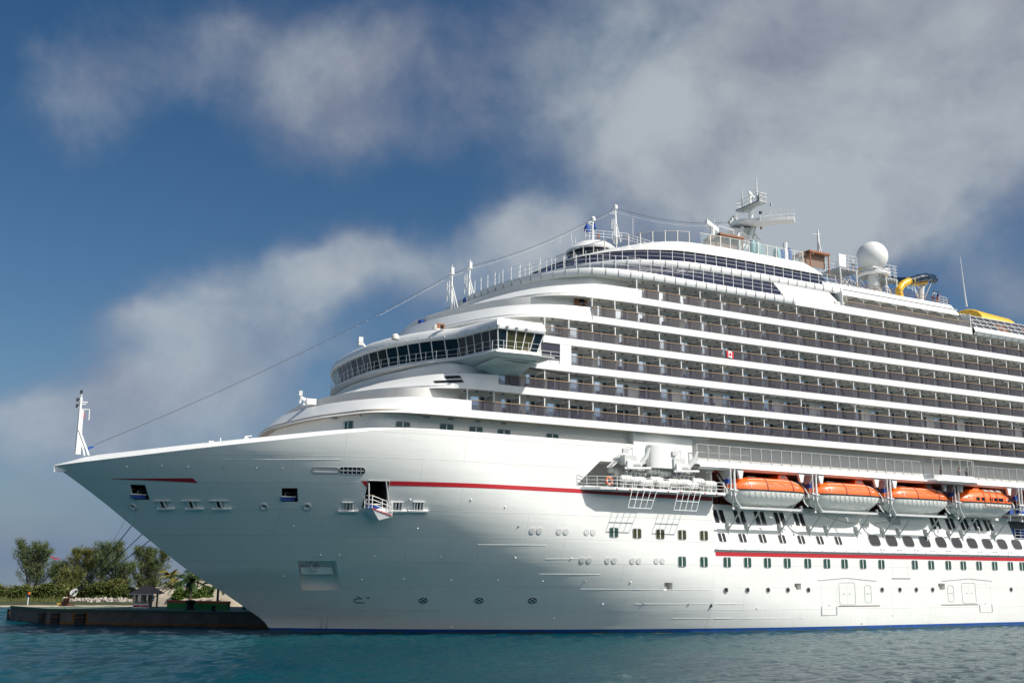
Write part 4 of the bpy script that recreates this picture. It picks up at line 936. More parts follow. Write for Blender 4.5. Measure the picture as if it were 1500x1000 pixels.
# tank bulge, davits, lamps, ladders above the rafts
mb = MB(); a, b = PY(947, 668, .8), PY(989, 668, .8)
mb.grid([[(a.x+(b.x-a.x)*(1-math.cos(t))/2, HY-.9*math.sin(t)**.6, z) for t in np.linspace(0, math.pi, 14)] for z in (16.9, 19.3)], 'sup'); rr_ = [(a.x+(b.x-a.x)*(1-math.cos(t))/2, HY-.9*math.sin(t)**.6, 19.3) for t in np.linspace(0, math.pi, 14)]; mb.add(rr_, [tuple(range(14))], 'sup'); mb.add([(x, y, 16.9) for x, y, z in rr_], [tuple(range(14))], 'sup'); mb.build('side_tank', ship)
for u0 in (930, 1001):
    p = PY(u0, 690, .2); mb = MB(); x, z = p.x, 16.3
    mb.tube([(x, .5, 14.6), (x, .5, 17.6)], .16, 'white', 8); mb.cbox((x-.8, .2, 17.5), (1.5, .9, 1.0), 'lgrey'); mb.cbox((x-1.0, -.2, 17.0), (.7, .5, .8), 'white'); mb.lathe([(0, -.5), (.4, -.5), (.4, .5), (0, .5)], 'lgrey', (x-.2, 0, 17.1), 12, 'x')
    mb.tube([(x+.5, .1, 17.0), (x+1.2, -.2, 18.0), (x+1.45, -.4, 18.9)], [.26, .24, .14], 'white', 8); mb.tube([(x+1.45, -.4, 18.9), (x+1.0, -.4, 18.3)], .06, 'grey', 5)
    mb.tube([(x-1.6, -.3, 16.6), (x+1.6, -.4, 16.75)], .12, 'white', 6); mb.tube([(x-1.4, .6, 16.5), (x+1.5, .6, 16.6)], .1, 'grey', 6)
    for dx in (-1.2, -.6, 0, .6, 1.2): mb.tube([(x+dx, -.3, 16.6), (x+dx*.8, .4, 15.4)], .05, 'grey', 5); mb.lathe([(0, -.22), (.2, -.2), (.2, .2), (0, .22)], 'grey', (x+dx, .3, 16.1), 8, 'x')
    mb.cbox((x+.3, .4, 15.6), (.5, .3, .9), 'blue2'); mb.cbox((x-.5, .6, 15.5), (.4, .3, .7), 'grey'); mb.build('raft_davit', ship)
for u, v in ((916, 660), (988, 664)):
    p = PY(u, v, -.1); mb = MB(); mb.cbox(p, (.7, .3, .45), 'lgrey'); mb.tube([p+Vector((0, 0, .3)), p+Vector((.3, .2, .5)), p+Vector((1.5, .9, .45)), p+Vector((1.5, .9, -1.5))], .035, 'grey', 5); mb.build('floodlight', ship)
for (u0, v0, u1, v1, w) in ((889, 684, 902, 672, 8), (1034, 692, 1043, 682, 9)):
    mb = MB(); mb.tube([PY(u0, v0, .4), PY(u1, v1, .7)], .04, 'white', 4); mb.tube([PY(u0+w, v0-1, .4), PY(u1+w, v1-1, .7)], .04, 'white', 4)
    for i in range(7): t = i/6; mb.tube([PY(u0+(u1-u0)*t, v0+(v1-v0)*t, .4+.3*t), PY(u0+w+(u1-u0)*t, v0-1+(v1-v0)*t, .4+.3*t)], .03, 'white', 4)
    mb.build('ladder', ship)
# wire frames hanging below the platform
for i, ((ua, ub, uc, ud), lb) in enumerate(zip(((926, 962, 920, 953.5), (993.5, 1027, 987, 1020)), ('white wire ladder frame hanging below the forward half of the raft platform', 'white wire ladder frame hanging below the aft half of the raft platform'))):
    A, B = PY(ua, 717+i*2, -1.05), PY(ub, 719+i*2, -1.05); Cc, Dd = PY(uc, 742.8+i*3.5, -1.25), PY(ud, 744.5+i*3.5, -1.25); mb = MB()
    for k in range(5): t = k/4; mb.tube([A.lerp(B, t), Cc.lerp(Dd, t)], .035, 'white', 4)
    for f in (.0, .52, 1): mb.tube([A.lerp(Cc, f), B.lerp(Dd, f)], .045 if f else .03, 'white', 4)
    o = mb.build('ladder_frame'); tag(o, lb, 'ladder', 'ladder frames below the raft platform')
# ------------------------------------------------------------------ promenade deck over the lifeboats
mb = MB(); XP = 16.0
def fas(x0, x1, dy=0): return [[(x, y+dy, z) for x in np.linspace(x0, x1, 2)] for y, z in ((.25, 18.02), (0, 18.02), (-.05, 17.62), (-.42, 17.52), (-.5, 17.32), (-.12, 17.10), (.4, 17.10))]
for x0, x1 in ((XP, 51.0), (59.6, XE)): mb.grid(fas(x0, x1), 'white', smooth=False)
# rounded bump-out
c = [(51.0, 0), (51.6, -1.0), (52.6, -1.5), (58.0, -1.5), (59.0, -1.0), (59.6, 0)]
rows = [[(x, y+dy, z) for x, y in c] for dy, z in ((.35, 18.12), (0, 18.12), (-.05, 17.66), (-.4, 17.55), (-.48, 17.35), (-.12, 17.08), (.5, 17.08))]; mb.grid(rows, 'white', smooth=False)
mb.add([(51.0, .4, 17.09)]+[(x, y, 17.09) for x, y in c]+[(59.6, .4, 17.09)], [tuple(range(8))], 'tan'); mb.box((XP, .9, 17.3), (18.4, 1.0, 18.0), 'white')
mb.build('promenade_fascia', ship)
bs = MB(); bs.add([(-.02, -.07, 17.62), (.02, -.07, 17.62), (-.05, -.53, 17.32), (-.09, -.53, 17.32)], [(0, 1, 3, 2)], 'frame')
many('bracket', bs, [T(17+2.87*i, 0, 0) for i in range(12)]+[T(61+2.87*i, 0, 0) for i in range(20)], ship)
mb = MB(); mb.box((XP, .2, 17.55), (XE, 4.9, 17.62), 'grey'); mb.box((18.7, .15, 17.12), (XE, 5.2, 17.2), 'dred'); mb.prism([(51.0, .4, 17.6)]+[(x, y, 17.6) for x, y in c]+[(59.6, .4, 17.6)], 'grey', (0, 0, .02)); mb.build('promenade_deck', ship)
mb = MB(); mb.box((XP, 4.7, 17.6), (XE, 4.85, 20.6), 'wall')
rr = random.Random(9)
for i in range(26):
    x = 18+i*3.4
    if rr.random() < .45: mb.box((x, 4.62, 17.7), (x+1.0, 4.7, 19.6), 'rred' if i in (4, 5, 22) else 'frame')
    mb.box((x+1.6, 4.64, 18.3), (x+2.9, 4.7, 19.5), 'dark')
mb.box((XP-.05, .9, 17.6), (XP, 4.8, 20.5), 'wall'); mb.build('deck_house', ship)
mb = MB(); mb.box((18.66, 5.0, 13.6), (XE, 5.2, 17.2), 'dred')
for i in range(30): x = 20+i*2.87; mb.box((x, 4.9, 13.6), (x+.12, 5.0, 17.1), 'rust')
for i in range(16): x = 22+i*5.3; mb.box((x, 4.75, 15.4), (x+.9, 5.0, 16.4), 'rust'); mb.lathe([(0, -.3), (.2, -.3), (.2, .3), (0, .3)], 'frame', (x+2, 4.7, 16), 8, 'x')
mb.build('recess_wall', ship)
# wind screen: one pane between each pair of posts
def pane(x0, y0, x1, y1, z0=18.02, z1=19.72, rail=False):
    mb = MB(); mb.add([(x0, y0, z0), (x1, y1, z0), (x1, y1, z1), (x0, y0, z1), ], [(0, 1, 2, 3)], 'smoke'); w = mb.build('wind_screen', ship, recalc=False)
    p = MB(); p.box((x0-.045, y0-.04, z0-.1), (x0+.045, y0+.05, z1), 'steel'); p.tube([(x0, y0, z1), (x1, y1, z1)], .04, 'steel', 4)
    if rail: p.tube([(x0, y0, z0+.85), (x1, y1, z0+.85)], .03, 'steel', 4); 
    p.tube([(x0, y0, z0+.04), (x1, y1, z0+.04)], .03, 'steel', 4); p.build('post', w)
x = XP
while x < 50.5: pane(x, .02, min(x+1.5, 51.0), .02, rail=x < 22.5); x += 1.5
B_ = [(51.0, 0.02), (51.6, -.98), (52.6, -1.46), (54.3, -1.46), (55.9, -1.46), (57.3, -1.46), (58.3, -1.3), (59.0, -.98), (59.6, .02)]
for a, b in zip(B_, B_[1:]): pane(a[0], a[1], b[0], b[1], 18.12, 20.1)
x = 59.6
while x < 110: pane(x, .02, x+1.5, .02); x += 1.5
# loungers behind the screen
def lounger():
    r = empty('deck_lounger', (0, 0, 0)); mb = MB(); mb.box((-.3, -.95, .26), (.3, .35, .33), 'mesh'); mb.build('seat', r)
    mb = MB(); mb.prism([(-.3, .35, .28), (.3, .35, .28), (.3, .85, .85), (-.3, .85, .85)], 'mesh', (0, .05, -.04)); mb.build('backrest', r)
    mb = MB()
    for x, y in ((-.28, -.85), (.28, -.85), (-.28, .5), (.28, .5)): mb.tube([(x, y, 0), (x, y, .3)], .02, 'white', 4)
    mb.tube([(-.28, -.85, .25), (-.28, .5, .25), (.28, .5, .25), (.28, -.85, .25), (-.28, -.85, .25)], .02, 'white', 4); mb.build('frame', r); return r
lp = lounger(); k = 0
for u in (1073, 1080, 1087, 1094, 1101, 1108, 1115, 1122, 1129, 1136, 1143, 1175, 1182, 1189, 1196, 1205, 1212, 1219, 1232, 1240, 1247, 1254, 1262, 1290, 1297, 1304, 1311, 1318, 1330, 1337, 1344):
    p = PY(u, 680, 2.4); o = lp if k == 0 else copy_tree(lp, (0, 0, 0)); o.location = (p.x, 2.2, 17.62); o.rotation_euler = (0, 0, rad(35+rng.uniform(-6, 6))); k += 1
    tag(o, 'dark blue mesh lounger in the row behind the glass promenade screen above the lifeboats', 'deck lounger', 'loungers on the promenade deck')
# chairs on the cabin balconies
def chair():
    r = empty('balcony_chair', (0, 0, 0)); mb = MB(); mb.box((-.25, -.25, .4), (.25, .25, .44), 'mesh'); mb.build('seat', r)
    mb = MB(); mb.prism([(-.25, .23, .42), (.25, .23, .42), (.25, .38, .98), (-.25, .38, .98)], 'mesh', (0, .03, 0)); mb.build('backrest', r)
    mb = MB()
    for x in (-.26, .26): mb.tube([(x, -.22, 0), (x, -.22, .62), (x, .28, .64), (x, .26, 0)], .02, 'lgrey', 4)
    mb.build('frame', r); return r
cp = chair(); k = 0; ROWN = ['lowest', 'second', 'third', 'fourth', 'fifth', 'sixth']
for row in range(6):
    for i in range(math.ceil((START[row]+.2)/PITCH), 14):
        for dx in ((1.0, 1.9) if (i+row) % 3 else (1.5,)):
            x = PITCH*i+dx+rng.uniform(-.1, .1)
            if row == 5 and i < 3: continue
            o = cp if k == 0 else copy_tree(cp, (0, 0, 0)); k += 1; o.location = (x, .95+rng.uniform(-.15, .25), ZB[row]+.33); o.rotation_euler = (0, 0, rad(rng.choice((-70, -30, 30, 70, 160))))
            tag(o, 'blue mesh armchair behind the tinted glass of the %s balcony row' % ROWN[row], 'armchair', 'armchairs on the %s row of cabin balconies' % ROWN[row])
# ------------------------------------------------------------------ lifeboats
def boat_sections(Lh, n=26):
    out = []
    for i in range(n+1):
        s = -1+2*i/n; a = abs(s); b = 2.05*(1-a**4.2)**.5 if a < 1 else 0.0; b = max(b, .06); out.append((s*Lh, s, b))
    return out
def lifeboat(kind):
    r = empty('lifeboat', (0, 0, 0)); Lh = 5.6; sec = boat_sections(Lh); h = MB(); rows = []
    for x, s, b in sec:
        keel = 1.5*abs(s)**5*(.75 if s > 0 else .55)+.05; pts = []
        xo = x*(1-.0*abs(s))
        for t in (0, .18, .38, .58, .76, .9, 1.0):
            y = b*min(1, (t*1.25))**.75 if t < .8 else b; y = b*(math.sin(t*math.pi/2))**.8
            z = keel+(1.75-keel)*(1-math.cos(t*math.pi/2))**.9 if t else keel
            pts.append((xo*(1-.07*(1-t)), -y, z))
        rows.append(pts[::-1]+[(p[0], -p[1], p[2]) for p in pts[1:]])
    h.grid(rows, 'boat'); hb = h.build('hull', r)
    g = MB(); 
    g.tube([(x, -b-.02, 1.77) for x, s, b in sec]+[(x, b+.02, 1.77) for x, s, b in sec[::-1]]+[(sec[0][0], -sec[0][2]-.02, 1.77)], .07, 'black', 6); g.tube([(-4.4, -.1, .3), (-4, -.1, .12), (4.0, -.1, .12), (4.6, -.1, .5)], .10, 'boat', 6); g.build('gunwale', r)
    g = MB(); N_ = 12
    for i in range(N_):
        x0 = -3.6+i*.72; P = []
        for t in np.linspace(0, 1, 7):
            x = x0+t*.72; s = x/Lh; b = 2.05*(1-abs(s)**4.2)**.5; z = 1.64-.55*math.sin(math.pi*t); y = b*(math.sin(math.acos(max(-1, min(1, 1-((z-.05)/1.7)**(1/.9))))))**.8; P.append((x, -y-.03, z))
        g.tube(P, .018, 'lgrey', 4)
    g.build('grab_line', r)
    c = MB(); rows = []
    H = 1.50 if kind == 'a' else 1.80
    for x, s, b in sec:
        a = abs(s); hh = H*(1-max(0, (a-.35)/.65)**2.4*(.62 if s < 0 else .85)); b2 = b*.985
        if kind == 'b': hh = H*(1-max(0, (a-.25)/.75)**1.6*.72)
        if a > .985: hh *= .45
        rows.append([(x, -b2*y, 1.80+hh*z) for y, z in ((1, 0), (.99, .22), (.94, .48), (.82, .72), (.6, .9), (.3, .98), (0, 1.0))]+[(x, b2*y, 1.80+hh*z) for y, z in ((.3, .98), (.6, .9), (.82, .72), (.94, .48), (.99, .22), (1, 0))])
    c.grid(rows, 'orange'); c.add(rows[0], [tuple(range(13))], 'orange'); c.add(rows[-1], [tuple(range(13))], 'orange'); cb = c.build('canopy', r)
    def skin_y(x, zf):
        s = x/Lh; b = 2.05*(1-abs(s)**4.2)**.5*.985; return -b*float(np.interp(zf, (0, .22, .48, .72, .9), (1, .99, .94, .82, .6)))
    def hgt(x):
        s = x/Lh; a = abs(s); return H*((1-max(0, (a-.35)/.65)**2.4*(.62 if s < 0 else .85)) if kind == 'a' else (1-max(0, (a-.25)/.75)**1.6*.72))
    st = MB()
    for x in ((-1.05, 2.7) if kind == 'a' else (-.9, .25, 1.5, 3.0)):
        st.tube([(x+(1-zf)*.0, skin_y(x, zf)-.02, 1.80+hgt(x)*zf) for zf in (.0, .22, .48, .72, .9)]+[(x, -.5, 1.80+hgt(x)*.99)], .07 if kind == 'a' else .09, 'dred' if kind == 'a' else 'orange', 5)
    if kind == 'a':
        st.tube([(x, skin_y(x, .45)-.03, 1.80+hgt(x)*.45-.1*math.sin((x+5)*4)) for x in np.linspace(-.9, 2.6, 20)], .02, 'rope', 4); st.tube([(x, skin_y(x, .8)-.02, 1.80+hgt(x)*.8) for x in np.linspace(-3.4, 4.2, 14)], .035, 'white', 4)
    st.build('strap', cb)
    # emblem: small white T-shaped flourish, and a short name bar
    e = MB(); x = -3.35; yy = lambda zf: skin_y(x, zf)-.03
    e.tube([(x-.32, skin_y(x-.32, .5)-.03, 1.80+hgt(x)*.52), (x-.15, yy(.45), 1.80+hgt(x)*.44), (x+.15, yy(.45), 1.80+hgt(x)*.44), (x+.32, skin_y(x+.32, .5)-.03, 1.80+hgt(x)*.52)], .035, 'white', 4); e.tube([(x, yy(.45), 1.80+hgt(x)*.44), (x, yy(.1), 1.80+hgt(x)*.12)], [.05, .02], 'white', 4)
    e.build('emblem', cb); e = MB(); e.cbox((3.35, skin_y(3.35, .3)-.02, 1.80+hgt(3.35)*.34), (.42, .05, .09), 'white'); e.build('name_bar', cb)
    if kind == 'a':
        w = MB(); w.box((1.55, -.85, 3.2), (2.95, .85, 3.22), 'orange'); w.grid([[(1.5, -.9, 3.15), (1.65, -.8, 3.72), (2.75, -.8, 3.72), (3.05, -.9, 3.1)], [(1.5, .9, 3.15), (1.65, .8, 3.72), (2.75, .8, 3.72), (3.05, .9, 3.1)]], 'orange', smooth=False); w.add([(1.5, -.9, 3.15), (3.05, -.9, 3.1), (2.75, -.8, 3.72), (1.65, -.8, 3.72)], [(0, 1, 2, 3)], 'orange'); w.add([(1.5, .9, 3.15), (3.05, .9, 3.1), (2.75, .8, 3.72), (1.65, .8, 3.72)], [(0, 1, 2, 3)], 'orange'); q = w.build('conning_hatch', r)
        w = MB(); w.add([(1.85, -.885, 3.3), (2.7, -.885, 3.3), (2.6, -.83, 3.62), (1.9, -.83, 3.62)], [(0, 1, 2, 3)], 'grey'); w.build('pane', q)
        w = MB(); w.box((-2.6, -.5, 3.27), (-1.4, .5, 3.36), 'lgrey'); w.build('hatch', r)
    else:
        for x in (-2.15, -1.25, .25, 1.05, 1.65, 2.25, 3.75, 4.6):
            w = MB(); wd = .28; P = [(x-wd, skin_y(x-wd, .1)-.025, 2.0), (x+wd, skin_y(x+wd, .1)-.025, 2.0), (x+wd, skin_y(x+wd, .3)-.04, 2.42), (x-wd, skin_y(x-wd, .3)-.04, 2.42)]; w.add(P, [(0, 1, 2, 3)], 'dark'); w.build('window', cb)
        w = MB(); rows = []
        w.grid([[(-2.6, -1.35, 2.7), (-2.2, -1.2, 3.35), (-1.6, -1.0, 3.72), (-.9, -1.0, 3.7)], [(-2.6, 1.35, 2.7), (-2.2, 1.2, 3.35), (-1.6, 1.0, 3.72), (-.9, 1.0, 3.7)]], 'orange'); w.add([(-2.6, -1.4, 2.7), (-2.2, -1.25, 3.35), (-1.6, -1.05, 3.72), (-.9, -1.05, 3.7), (-.7, -1.5, 3.1)], [(0, 1, 2, 3, 4)], 'orange'); q = w.build('wheelhouse', r)
        w = MB(); w.add([(-2.15, -1.42, 3.0), (-1.1, -1.42, 3.02), (-1.2, -1.15, 3.5), (-1.7, -1.17, 3.5)], [(0, 1, 2, 3)], 'curtain'); w.add([(-4.0, -1.5, 2.55), (-3.2, -1.72, 2.6), (-3.0, -1.45, 3.0), (-3.6, -1.2, 2.9)], [(0, 1, 2, 3)], 'dark'); w.build('pane', q)
        w = MB()
        for x in (-.45, .65, 1.9): w.add([(x, -1.72, 3.18), (x+.85, -1.72, 3.18), (x+.8, -1.3, 3.45), (x+.05, -1.3, 3.45)], [(0, 1, 2, 3)], 'grey')
        w.build('skylight', cb)
        w = MB(); w.tube([(-1.1, -2.1, 1.9), (-1.1, -2.12, 1.3), (4.0, -2.0, 1.2), (4.0, -2.0, 1.9)], .05, 'rust', 5); w.build('fender_bar', r)
    return r
ba = lifeboat('a'); bb = lifeboat('b')
ctr = [26.1, 38.0, 49.85, 61.8]
BL = ['orange and white lifeboat nearest the bow, hanging aft of the raft platform', 'second orange and white lifeboat counted from the bow', 'third orange and white lifeboat from the bow, just before the bump-out', 'aftmost lifeboat in view, orange with square side windows and a wheelhouse']
for i, x in enumerate(ctr):
    o = ba if i == 0 else (bb if i == 3 else copy_tree(ba, (0, 0, 0))); o.location = (x, 1.15, 13.32); o.scale = (1.0 if i < 3 else 1.03, 1, 1); tag(o, BL[i], 'lifeboat', 'lifeboats hanging under the promenade deck')
# davits and cradles
def davit(x, first=False, last=False):
    mb = MB()
    for dx in (-.28, .28): mb.tube([(x+dx, -.75, 17.2), (x+dx, -.75, 14.3)], .10, 'white', 6)
    for dx in ((-1.5,) if last else (1.5,) if first else (-1.5, 1.5)):
        mb.prism([(x+dx-.42, -.35, 17.15), (x+dx+.42, -.35, 17.15), (x+dx+.2, -.35, 16.25), (x+dx-.15, -.35, 16.25)], 'white', (0, .3, 0))
    mb.prism([(x-.1, -.5, 17.1), (x-.1, 1.5, 17.1), (x-.1, .2, 15.6)], 'lgrey', (.2, 0, 0)); mb.tube([(x, 1.8, 16.8), (x+.1, .4, 15.0), (x, .3, 14.0)], .13, 'lgrey', 6)
    mb.box((x-.7, -.6, 14.5), (x+.7, 1.2, 14.6), 'lgrey'); mb.tube([(x-.6, -.6, 14.6), (x-.6, -.6, 15.6), (x+.6, -.6, 15.6), (x+.6, -.6, 14.6)], .03, 'white', 4); mb.tube([(x-.6, -.6, 15.1), (x+.6, -.6, 15.1)], .03, 'white', 4)
    mb.cbox((x-.1, -.1, 15.9), (.7, .5, .5), 'blue2'); mb.cbox((x+.05, -.7, 14.9), (.4, .3, .4), 'lgrey'); mb.tube([(x-.5, -.85, 15.0), (x+.5, -.95, 14.9)], .1, 'white', 5)
    mb.tube([(x-.1, -.7, 14.4), (x-.1, -.75, 13.5), (x-.05, -.7, 13.1)], .05, 'grey', 5); mb.cbox((x-.05, -.7, 13.0), (.22, .22, .22), 'white'); mb.build('davit', ship)
DX = [20.15, 32.05, 43.95, 55.75, 67.9]
for i, x in enumerate(DX): davit(x, i == 0, i == 4)
for i, x in enumerate(ctr):
    mb = MB(); x0 = x-5.95; mb.tube([(x0, -.95, 16.9), (x0, -.95, 14.3), (x0+.25, -.9, 13.75), (x0+.75, -.8, 13.3)], [.09, .1, .12, .12], 'lgrey', 8)
    mb.tube([(x0+.6, -.75, 13.4), (x0+1.0, -.7, 13.12)], .13, 'white', 8)
    if i < 3: mb.prism([(x0+.8, -.75, 12.98), (x0+9.6, -.75, 12.98), (x0+9.8, -.75, 13.22), (x0+.8, -.75, 13.22)], 'lgrey', (0, .35, 0))
    mb.tube([(x+4.1, -.4, 13.6), (x+4.15, -.3, 12.95)], .16, 'grey', 6); mb.build('boat_cradle', ship)
    for dx in (-4.6, -1.9, 2.9) if i < 3 else (-4.9, -2.5, 3.6):
        mb = MB(); mb.tube([(x+dx, -.45, 13.0), (x+dx-.35, 1.55, 10.7)], .09, 'lgrey', 6); mb.prism([(x+dx-.42, 1.25, 11.6), (x+dx-.42, 1.9, 11.7), (x+dx-.42, 1.3, 10.0)], 'lgrey', (.12, 0, 0)); mb.build('strut', ship)
for u, v in ((1130, 763), (1241, 764), (1374, 776), (1434, 777), (1180, 737), (1291, 745), (1388, 748)):
    p = PY(u, v, .6 if v > 750 else -.6); mb = MB()
    if v > 750: mb.tube([p+Vector((-.25, 0, .45)), p+Vector((.05, 0, .4)), p+Vector((0, 0, -.5))], .09, 'white', 6)
    else: mb.tube([p+Vector((-.3, 0, .4)), p+Vector((-.1, 0, 0)), p+Vector((.35, 0, -.35))], .09, 'white', 6)
    mb.build('hook_arm', ship)
mb = MB(); P = [PY(u, v, .2) for u, v in ((1199, 746), (1212, 757), (1240, 765), (1266, 768), (1300, 764), (1322, 756))]; mb.tube(P, .03, 'rope', 4); mb.build('slack_cable', ship)
mb = MB(); mb.box((46.9, HY+1.2, 11.9), (48.7, HY+1.32, 13.1), 'grey'); o = mb.build('side_hatch', ship)
# open deck corner at the right edge
mb = MB(); mb.box((69.2, HY+.6, 10.85), (90, 7, 10.95), 'lgrey'); mb.box((67.9, -.3, 13.75), (90, 3, 13.95), 'white')
for i in range(5): mb.cbox((70.5+i*2.2, 3.2, 11.6+.0), (1.1, .8, 1.2), 'blue2'); mb.cbox((69+i*2.3, 1.8, 14.5), (1.0, .8, 1.0), 'blue2')
mb.build('open_deck', ship)
rail_run([(69.3, 1.5, 10.95), (90, 1.5, 10.95)], 1.1, 1.1); rail_run([(68.2, -.25, 13.95), (90, -.25, 13.95)], 1.2, 1.2)
# ------------------------------------------------------------------ masts and top hamper (all stand on the ship's centre line or top deck)
def tb(mb, uvs, y, r, k='white', n=6): mb.tube([PY(u, v, y) for u, v in uvs], r, k, n)
m_ = MB(); tb(m_, [(112, 665), (115.5, 625), (118.8, 583)], YC, [.20, .16, .10]); tb(m_, [(116.5, 665), (119.5, 620), (121.5, 601)], YC, .09)
tb(m_, [(115.3, 630), (123.5, 667)], YC+1.2, .10); tb(m_, [(115.6, 629), (129.5, 666.5)], YC-1.2, .12); tb(m_, [(112.5, 652), (124, 655)], YC, .07); tb(m_, [(114, 640), (119, 641)], YC, .06)
for v in (604, 612, 622, 633, 645): tb(m_, [(116.5, v), (120.5, v)], YC, .04)
tb(m_, [(119.5, 583), (119.5, 574)], YC, .05); tb(m_, [(118.6, 588.8), (128.5, 589)], YC, .05); tb(m_, [(118.6, 592), (126, 591.5)], YC, .04); tb(m_, [(118.6, 588), (118.6, 582)], YC, .14)
tb(m_, [(120, 599.5), (131, 599.5), (130, 615), (120, 615), (120, 599.5)], YC, .06)
fm = m_.build('foremast', ship)
m_ = MB()
for u, v in ((119.3, 573.8), (113.8, 585.3), (113, 594)): m_.cbox(PY(u, v, YC), (.22, .22, .32), 'black')
tb(m_, [(113.8, 587.5), (118, 587.5)], YC, .04); tb(m_, [(113, 596.5), (117.5, 596.5)], YC, .04); m_.build('mast_light', fm)
def flag(uvs, y, mats, label, name='flag'):
    P = [PY(u, v, y) for u, v in uvs]; mb = MB(); n = len(P)//2
    for i in range(n-1):
        q = [P[i], P[i+1], P[2*n-2-i], P[2*n-1-i]]; mb.add([p+Vector((0, .05*math.sin(i*2.1), 0)) for p in q], [(0, 1, 2, 3)], mats[i % len(mats)])
    o = mb.build(name); tag(o, label, 'flag'); return o
flag([(121.5, 605), (122.5, 604), (124, 604.5), (123.2, 613), (122, 613.5), (121, 613.5)], YC+.1, ['blue2', 'rred'], 'small red and blue flag inside the white frame of the bow mast')
flag([(127, 656.8), (131, 653.5), (137.5, 652.5), (137.5, 655), (132, 657), (127.5, 659)], YC-.3, ['blue2', 'blue2'], 'furled blue flag at the foot of the bow mast')
# forward signal masts
for (ub, vb, ut, vt, nm) in ((661.3, 456, 662.6, 388, 0), (687, 445.5, 689, 380, 1)):
    m_ = MB(); tb(m_, [(ub, vb), (ub+.6, vb-40), (ut, vt)], YC, [.16, .12, .05]); tb(m_, [(ub+1, vb-38), (ub+9.5, vb-4)], YC-.6, .10); tb(m_, [(ub+1, vb-38), (ub+5, vb-2)], YC+.8, .08)
    tb(m_, [(ut-4, vt+13), (ut+3, vt+13)], YC, .07); tb(m_, [(ut-3, vt+8), (ut+2, vt+9)], YC, .05); m_.cbox(PY(ut, vt+9, YC), (.35, .35, .8), 'white')
    m_.tube([PY(ub-3, vb-45, YC), PY(ub-3.6, vb-17, YC)], .06, 'lgrey', 5); m_.tube([PY(ub-6, vb-43, YC), PY(ub-6.5, vb-15, YC)], .05, 'lgrey', 5)
    for f in (.2, .5, .8): m_.tube([PY(ub-6, vb-43+28*f, YC), PY(ub, vb-43+28*f, YC)], .03, 'lgrey', 4)
    m_.build('signal_mast', ship)
m_ = MB(); m_.lathe([(0, 0), (.45, 0), (.5, .5), (.3, .8), (0, .85)], 'blue2', PY(683.5, 445.5, YC), 10); m_.lathe([(0, 0), (.35, 0), (.4, .4), (0, .6)], 'blue2', PY(617, 474.5, YC-2), 10); m_.build('winch_cover', ship)
# masts on the top deck
m_ = MB(); tb(m_, [(868, 362), (868, 345), (868.2, 322)], YC, [.20, .15, .11]); m_.lathe([(0, -.3), (.28, -.2), (.32, .1), (.15, .35), (0, .4)], 'white', PY(869, 321, YC), 10); tb(m_, [(862, 326), (868, 324)], YC, .07); tb(m_, [(863.5, 340), (863.5, 350)], YC, .06); tb(m_, [(868, 330), (861, 327)], YC, .04)
m_.build('top_mast', ship)
m_ = MB(); m_.lathe([(.05, .75), (.3, .3), (.42, -.1), (.28, -.5), (0, -.6)], 'blue2', PY(860, 335, YC-.3), 10); m_.lathe([(.05, .6), (.25, .2), (.3, -.1), (0, -.5)], 'blue2', PY(870.5, 333, YC+1), 10); m_.build('signal_bag', ship)
m_ = MB(); tb(m_, [(902.3, 357), (901.8, 330), (901.3, 306)], YC, [.24, .18, .12]); tb(m_, [(903, 328), (909, 355)], YC-.8, .09); tb(m_, [(901, 328), (899, 356)], YC+.8, .09); m_.lathe([(0, -.35), (.3, -.25), (.3, .2), (0, .4)], 'white', PY(901.5, 303.5, YC), 10)
tb(m_, [(893, 312.5), (901, 313)], YC, .04); tb(m_, [(896, 310), (900, 310.5)], YC, .04); m_.tube([PY(896, 322, YC), PY(896, 335.5, YC)], .09, 'lgrey', 6); tb(m_, [(899, 320), (899.5, 345)], YC, .05); tb(m_, [(903, 346), (908, 347)], YC, .08); m_.build('top_mast', ship)
# rounded lookout on the top deck, aft of the wind screen nose
c = PY(868, 368, 16.5); mb = MB(); mb.lathe([(3.3, -3), (3.2, -.8), (3.2, -.75)], 'sup', (c.x, 16.5, c.z-.5), 24); mb.lathe([(3.18, -.75), (3.05, .1)], 'dark', (c.x, 16.5, c.z-.5), 24); mb.lathe([(3.3, .1), (3.35, .35), (2.2, 1.3), (1.0, 1.5), (0, 1.55)], 'white', (c.x, 16.5, c.z-.5), 24); mb.build('lookout', ship)
rail_run([(c.x-2, 15, c.z+1.0), (c.x+3, 13.5, c.z+.9), (c.x+7, 13.5, c.z+.4)], 1.1, 1.2); mb = MB(); mb.lathe([(0, 0), (.2, 0), (.2, .5), (0, .55)], 'wood', PY(877, 349, 15), 8); mb.build('deck_light', ship)
m_ = MB()
for u, v0, v1, y in ((927, 352, 320, 12), (1046, 345, 250+70, 8), (731, 425, 400, 16), (792, 388, 378, 18), (820, 356, 348, 18), (837, 352, 343, 18), (838, 360, 352, 18), (843, 356, 349, 18), (1191+0, 372, 362, 9)):
    tb(m_, [(u, v0), (u, v1)], y, .035)
m_.build('whip_aerial', ship)
